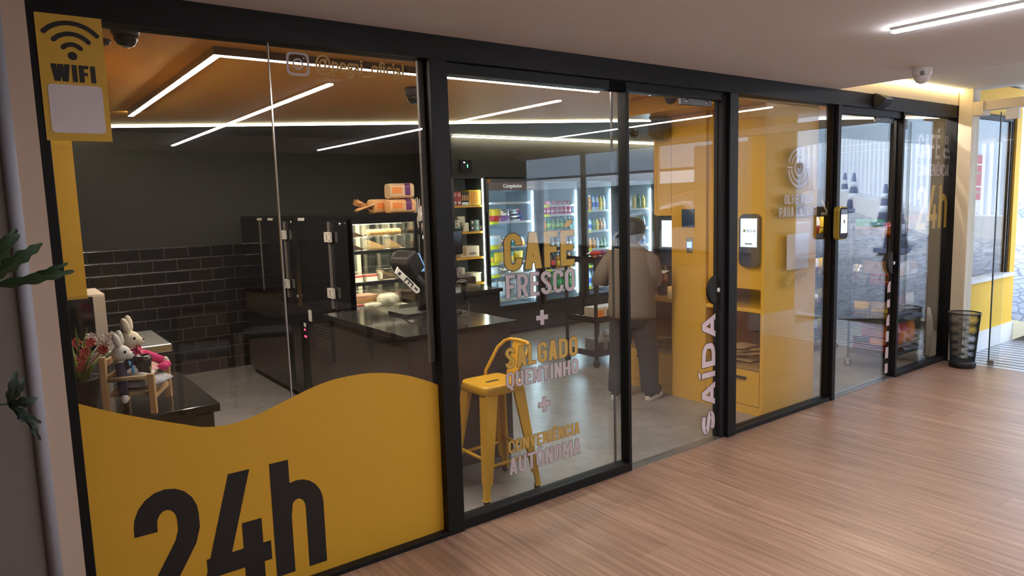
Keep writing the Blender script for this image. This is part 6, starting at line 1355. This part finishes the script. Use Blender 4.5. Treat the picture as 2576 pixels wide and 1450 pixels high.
def loft(mb, rings, n=24, cap=True):
    vs = []; fs = []
    for (z, cx_, cy_, rx, ry) in rings:
        for j in range(n):
            a = 2*PI*j/n; vs.append(PM @ Vector((cx_+rx*math.copysign(abs(math.cos(a))**0.85,math.cos(a)), cy_+ry*math.copysign(abs(math.sin(a))**0.85,math.sin(a)), z)))
    k = len(rings)
    for i in range(k-1):
        for j in range(n): fs.append((i*n+j,i*n+(j+1)%n,(i+1)*n+(j+1)%n,(i+1)*n+j))
    if cap: fs += [tuple(range(n))[::-1], tuple(range((k-1)*n,k*n))]
    o = mb.smooth; mb.smooth = True; mb.add(vs, fs); mb.smooth = o
def ptube(mb, pts, r, n=14): mb.tube([PM @ Vector(p) for p in pts], r, n)
shirt_m = mat('tan_shirt', (0.20,0.16,0.125), 0.85, c2=(0.17,0.135,0.105), scale=5, bump=0.6, bscale=9)
mb = MB(); loft(mb,[(0.675,0,0,0.186,0.146),(0.70,0,0,0.190,0.148),(0.80,0,-0.005,0.186,0.144),(0.90,0,-0.006,0.182,0.140),(1.00,0,-0.004,0.182,0.140),(1.10,0,-0.008,0.184,0.130),(1.165,0,-0.010,0.172,0.110),(1.205,0,-0.004,0.130,0.082),(1.232,0,0.002,0.078,0.066),(1.250,0,0.004,0.060,0.058)],28)
for s_, el in ((1,(0.160,0.055,0.965)),(-1,(-0.27,-0.03,0.965))):
    ptube(mb,[(0.12*s_,-0.005,1.160),((0.175 if s_ < 0 else 0.160)*s_,-0.006,1.125),((0.235 if s_ < 0 else 0.172)*s_,-0.016+(0.03 if s_ > 0 else 0),1.03),(el[0],el[1],el[2]),(el[0]-0.030*s_,el[1]+0.065,el[2]-0.004)],[0.060,0.070,0.070,0.066,0.058],16)
mb.build('shirt', shirt_m, t)
tr_m = mat('charcoal_trousers', (0.022,0.026,0.031), 0.85, c2=(0.018,0.021,0.025), scale=6, bump=0.3, bscale=12)
mb = MB(); loft(mb,[(0.60,0,0,0.165,0.120),(0.66,0,0,0.178,0.132),(0.74,0,0,0.172,0.128),(0.78,0,0,0.165,0.12)],24)
for s_, k in ((1,0.07),(-1,-0.025)):
    ptube(mb,[(0.088*s_,0,0.66),(0.098*s_,0.004+k*0.3,0.52),(0.112*s_,0.012+k*0.6,0.36),(0.118*s_,-0.004+k*0.85,0.20),(0.122*s_,-0.012+k,0.10),(0.124*s_,-0.014+k,0.062)],[0.100,0.096,0.080,0.074,0.072,0.068],18)
mb.build('trousers', tr_m, t)
shoe_m = mat('black_sneaker', (0.018,0.016,0.017), 0.7, bump=0.3, bscale=150); sole_m = mat('white_sole', (0.66,0.60,0.55), 0.6)
for s_, ang, k in ((1,-0.05,0.065),(-1,0.05,-0.03)):
    cx_, cy_ = 0.127*s_, 0.055+k; mb = MB(); mb.smooth = True
    def sh(u, v):
        y = -0.12+0.265*v; w_ = 0.046*(math.sin(PI*min(1,max(0,0.10+0.86*v)))**0.45)*(1.0-0.10*(v < 0.4)); h_ = 0.085*(1-v)**0.7+0.040 if v > 0.35 else 0.095
        h_ *= max(0.05,(1-abs(2*v-1)**9)); a = PI*u; return PM @ Vector((cx_+w_*math.cos(a), cy_+y, 0.030+h_*math.sin(a)**0.7))
    mb.grid(sh, 14, 16); so = mb.build('shoe', shoe_m, t)
    mb = MB(); O = []
    for j in range(26): a = 2*PI*j/26; yy = math.sin(a); O.append((cx_+0.050*math.copysign(abs(math.cos(a))**0.75,math.cos(a))*(0.88+0.12*(yy > 0)), cy_+0.011+0.140*yy))
    mb.prism(O, lambda a,b: PM @ Vector((a,b,0.038)), lambda a,b: PM @ Vector((a,b,0.0))); mb.build('sole', sole_m, so, bevel=0.006)
mb = MB(); loft(mb,[(1.262,0,-0.020,0.050,0.045),(1.285,0,-0.014,0.082,0.076),(1.33,0,0.0,0.100,0.098),(1.38,0,0.008,0.104,0.106),(1.425,0,0.012,0.090,0.096),(1.455,0,0.012,0.058,0.064),(1.465,0,0.012,0.015,0.02)],22)
mb.v = [v for v in mb.v]; hair_m = mat('dark_hair', (0.022,0.018,0.018), 0.55, bump=0.6, bscale=90); mb.build('hair', hair_m, t)
t = tag(empty('paper_sheet', PM @ Vector((0.0,0.27,0.975))), 'white sheet of paper held in the hands of the person', 'paper'); mb = MB(); mb.add([PM @ Vector(p) for p in ((-0.10,0.27,0.998),(0.17,0.27,0.998),(0.17,0.37,1.012),(-0.10,0.37,1.012))],[(0,1,2,3)]); mb.add([PM @ Vector((p[0],p[1],p[2]+0.002)) for p in ((-0.10,0.27,0.998),(0.17,0.27,0.998),(0.17,0.37,1.012),(-0.10,0.37,1.012))],[(3,2,1,0)]); mb.build('sheet', white_pl, t)

# ================================================================ CORRIDOR THINGS
t = tag(empty('waste_bin',(7.02,-0.20,0)), 'black wire waste bin standing on the wood floor at the end of the shopfront', 'bin'); bc = (7.02,-0.20)
mb = MB(); mb.lathe([(0,0),(0.098,0),(0.108,0.012),(0.106,0.045),(0.098,0.06),(0.09,0.06),(0,0.03)],(bc[0],bc[1],0),28); mb.build('base', mat('bin_black',(0.012,0.012,0.013),0.5), t)
mb = MB()
for k in range(110):
    a = 2*PI*k/110
    for tw in (0.16,-0.16): mb.tube([(bc[0]+0.096*math.cos(a),bc[1]+0.096*math.sin(a),0.055),(bc[0]+0.1265*math.cos(a+tw),bc[1]+0.1265*math.sin(a+tw),0.495)],0.0009,3,caps=False)
mb.build('mesh_wall', wire_black, t); mb = MB(); mb.tube([(bc[0]+0.128*math.cos(2*PI*k/36),bc[1]+0.128*math.sin(2*PI*k/36),0.497) for k in range(36)],0.0055,8,closed=True); mb.build('rim', wire_black, t)
t = tag(empty('umbrella',(7.12,0.16,0)), 'white dotted folded umbrella standing inside the last pane', 'umbrella'); mb = MB()
mb.tube([(7.14,0.15,0.02),(7.135,0.15,0.10),(7.125,0.15,0.25),(7.105,0.155,0.40),(7.10,0.155,0.50)],[0.012,0.034,0.052,0.048,0.030],14); mb.build('canopy', mat('dotted_cloth',(0.76,0.74,0.68),0.8,c2=(0.30,0.27,0.22),scale=55,det=0), t)
mb = MB(); mb.cyl((7.145,0.15,0.0),(7.138,0.15,0.09),0.017); mb.build('handle', black_rubber, t)
# lobed leaves reaching in from the left
leaf_m = mat('dark_leaf', (0.016,0.045,0.018), 0.45, c2=(0.035,0.075,0.03), scale=14, bump=0.2, bscale=40)
def leaf(mb, px0, py0, px1, py1, yy, w, lobes, bend=0.02, seed=0):
    a, b = at(px0,py0,Y=yy), at(px1,py1,Y=yy-0.04); d_ = b-a; L_ = d_.length; d_.normalize(); n_ = Vector((0,1,0)); s_ = d_.cross(n_).normalized(); rr = random.Random(seed); ph = rr.uniform(0,3)
    def f(u, v):
        k = math.sin(PI*min(1,0.06+0.94*v))**0.55*(1-0.30*v); lob = 0.95+0.55*abs(math.cos(lobes*PI*v+ph))**1.5; q = (u-0.5)*2
        return a+d_*(L_*(v+0.10*abs(q)*k))+s_*(q*w*k*lob)+n_*(-bend*math.sin(PI*v)+0.25*w*abs(q)*k)
    mb.smooth = True; mb.grid(f, 8, 26)
    mb.tube([a,a.lerp(b,0.5)-n_*(bend+0.001),b],[0.0022,0.0016,0.0006],5)
t = tag(empty('plant', at(-40,690,Y=-0.40)), 'dark green lobed leaves reaching in from the left edge at shoulder height', 'plant'); mb = MB()
leaf(mb,-45,700,42,575,-0.42,0.016,4,seed=1); mb.build('leaf', leaf_m, t); mb = MB(); leaf(mb,-60,720,107,612,-0.40,0.017,5,seed=2); mb.build('leaf', leaf_m, t); mb = MB(); leaf(mb,-30,722,188,682,-0.38,0.013,4,seed=3); mb.build('leaf', leaf_m, t)
mb = MB(); leaf(mb,60,704,172,662,-0.39,0.008,3,seed=4); mb.build('leaf', leaf_m, t); mb = MB(); leaf(mb,-60,660,50,590,-0.44,0.014,4,seed=5); mb.build('leaf', leaf_m, t)
mb = MB(); mb.tube([at(-5,712,Y=-0.40),at(-70,712,Y=-0.40),at(-160,800,Y=-0.35),at(-200,1100,Y=-0.30)],0.004,6); mb.build('stem', leaf_m, t)
t = tag(empty('plant', at(-30,1020,Y=-0.40)), 'drooping dark green leaf spray low at the left edge', 'plant'); mb = MB()
leaf2 = mat('blue_green_leaf', (0.022,0.045,0.038), 0.5, c2=(0.045,0.075,0.06), scale=14, bump=0.2, bscale=40)
for (p0, p1, w_, sd_) in (((22,1017),(94,1002),0.013,6),((22,1017),(40,935),0.011,7),((22,1020),(104,1065),0.010,8),((60,1035),(102,1110),0.007,9),((40,1025),(62,1062),0.008,10),((30,1010),(62,950),0.009,11)):
    mb = MB(); leaf(mb,*p0,*p1,-0.40,w_,3,seed=sd_); mb.build('leaf', leaf2, t)
mb = MB(); mb.tube([at(24,1017,Y=-0.40),at(-40,1022,Y=-0.40),at(-140,1060,Y=-0.36),at(-200,1250,Y=-0.30)],0.003,6); mb.build('stem', leaf2, t)

# ================================================================ STREET THINGS
cone_o = mat('cone_slate', (0.16,0.20,0.32), 0.6); cone_w = mat('cone_white', (0.78,0.80,0.82), 0.6)
def cone(x, y, s, label):
    z = GZ(x,y); t = tag(empty('traffic_cone',(x,y,z)), label, 'traffic cone'); mb = MB(); mb.box(x-0.17*s,x+0.17*s,y-0.17*s,y+0.17*s,z-0.03,z+0.03*s); mb.build('base', cone_o, t)
    mb = MB(); mb.lathe([(0.125*s,0.03*s),(0.025*s,0.70*s),(0,0.71*s)],(x,y,z),18); mb.build('body', cone_o, t)
    for z0, z1 in ((0.20,0.32),(0.44,0.54)):
        mb = MB(); mb.lathe([(0.129*s-0.149*s*(z0-0.03)/1.0,z0*s),(0.129*s-0.149*s*(z1-0.03)/1.0,z1*s)],(x,y,z),18); mb.build('white_band', cone_w, t)
cone(14.0,-4.55,0.85,'dark and white traffic cone mirrored farthest left in the entrance door'); cone(13.4,-4.05,1.0,'dark and white traffic cone mirrored next to the leftmost cone in the entrance door'); cone(12.35,-2.95,0.95,'traffic cone mirrored just left of the entrance door edge'); cone(11.0,-2.15,1.25,'big traffic cone mirrored beside the amber 24h')
car_w = mat('white_car_paint', (0.80,0.82,0.84), 0.15, coat=0.5); car_g = mat('car_glass', (0.03,0.04,0.05), 0.08)
t = tag(empty('car',(10.2,-5.4,GZ(10.2,-5.4))), 'white car parked on the cobbled street, mirrored in the exit door', 'car')
cz0 = GZ(10.2,-5.4); sl = 0.125
def cpt(l, w, z): return Vector((10.2+w, -5.4+l, cz0+0.16+z+sl*l))
side = [(-2.0,0.15),(-2.05,0.45),(-1.9,0.72),(-1.25,0.80),(-0.75,1.22),(0.55,1.28),(1.15,0.85),(1.9,0.70),(2.05,0.42),(2.0,0.15)]
mb = MB(); mb.prism(side, lambda a,b: cpt(a,-0.8,b), lambda a,b: cpt(a,0.8,b)); mb.build('body', car_w, t, bevel=0.06)
mb = MB(); win = [(-1.12,0.82),(-0.70,1.16),(0.50,1.21),(1.0,0.86)]
for s_ in (-1,1): mb.prism(win, lambda a,b: cpt(a,s_*0.805,b), lambda a,b: cpt(a,s_*0.79,b))
mb.quad(cpt(0.62,-0.68,1.245),cpt(0.62,0.68,1.245),cpt(1.12,0.72,0.885),cpt(1.12,-0.72,0.885)); mb.build('windows', car_g, t)
for l in (-1.25,1.3):
    for s_ in (-1,1): mb = MB(); c_ = cpt(l,s_*0.72,0.15); mb.cyl(c_-Vector((0.1,0,0)),c_+Vector((0.1,0,0)),0.30,n=20); wh = mb.build('wheel', black_rubber, t); mb = MB(); mb.cyl(c_-Vector((0.11,0,0)),c_+Vector((0.11,0,0)),0.18,n=16); mb.build('rim', steel, wh)
t = tag(empty('notice_sign',(7.6,0.02,1.4)), 'pink and white ATENDIMENTO notice on the window beyond the end glass', 'sign'); a, b = at(2436,395,Y=-0.003), at(2476,500,Y=-0.003)
part('board', mat('notice_pink',(0.70,0.22,0.27),0.6), t, (7.425,7.78,-0.006,-0.002,1.50,1.93)); part('lower_panel', white_pl, t, (7.425,7.78,-0.0065,-0.006,1.38,1.50)); part('stripe', white_pl, t, (7.425,7.78,-0.0068,-0.006,1.62,1.635), (7.425,7.78,-0.0068,-0.006,1.83,1.845))
for z, w_ in ((1.745,'ATENDIMENTO INFANTIL'),(1.56,'ATENDIMENTO GESTANTE')): font_text('notice_text', w_, (7.44,-0.0072,z), 0.036, white_pl, t, sx=0.75, bold=0.0005)
# ================================================================ CAFE TABLES BESIDE THE CAMERA (they show mirrored in the left panes)
wood_d = mat('dark_cafe_wood', (0.045,0.022,0.016), 0.4, c2=(0.03,0.015,0.01), scale=10)
cane = mat('woven_cane', (0.42,0.30,0.17), 0.8, c2=(0.10,0.07,0.04), scale=160, det=0)
grey_seat = mat('grey_seat_cloth', (0.16,0.155,0.16), 0.9)
def cafe_chair(label):
    t = tag(empty('cafe_chair',(0,0,0)), label, 'chair', None)
    for x in (-0.2,0.2):
        part('leg', wood_d, t, (x-0.018,x+0.018,-0.21,-0.175,0,0.44)); part('leg', wood_d, t, (x-0.018,x+0.018,0.18,0.215,0,0.86))
    mb = MB(); mb.rbox(-0.22,0.22,-0.22,0.20,0.44,0.49,0.06,5); mb.build('seat', grey_seat, t, bevel=0.012)
    part('back_frame', wood_d, t, (-0.182,0.182,0.185,0.21,0.82,0.86), (-0.182,0.182,0.185,0.21,0.58,0.61)); part('cane_panel', cane, t, (-0.182,0.182,0.193,0.202,0.61,0.82)); return t
c0 = cafe_chair('cane backed chair mirrored low in the left pane, nearest the glass joint'); c0.location = (1.35,-3.20,0); c0.rotation_euler[2] = 0.2
dup(c0, (2.05,-3.75,0), PI+0.3, 'cane backed chair mirrored over the far black cabinet'); dup(c0, (3.05,-4.15,0), -1.2, 'cane backed chair mirrored over the near black cabinet'); dup(c0, (4.6,-4.9,0), 2.0, 'cane backed chair mirrored over the freezer')
def cafe_table(label):
    t = tag(empty('cafe_table',(0,0,0)), label, 'table'); mb = MB(); mb.rbox(-0.40,0.40,-0.35,0.35,0.72,0.75,0.05,5); mb.build('table_top', wood_d, t); 
    for a, b in ((0.0,0.0),): mb = MB(); mb.cyl((0,0,0.02),(0,0,0.72),0.035); mb.build('column', wood_d, t)
    part('foot', wood_d, t, (-0.28,0.28,-0.03,0.03,0,0.03), (-0.03,0.03,-0.28,-0.03,0,0.03), (-0.03,0.03,0.03,0.28,0,0.03)); return t
t0 = cafe_table('dark wooden cafe table mirrored in the left pane between the chairs'); t0.location = (2.15,-3.05,0)
dup(t0, (3.75,-4.55,0), 0.4, 'dark wooden cafe table mirrored under the word FRESCO')
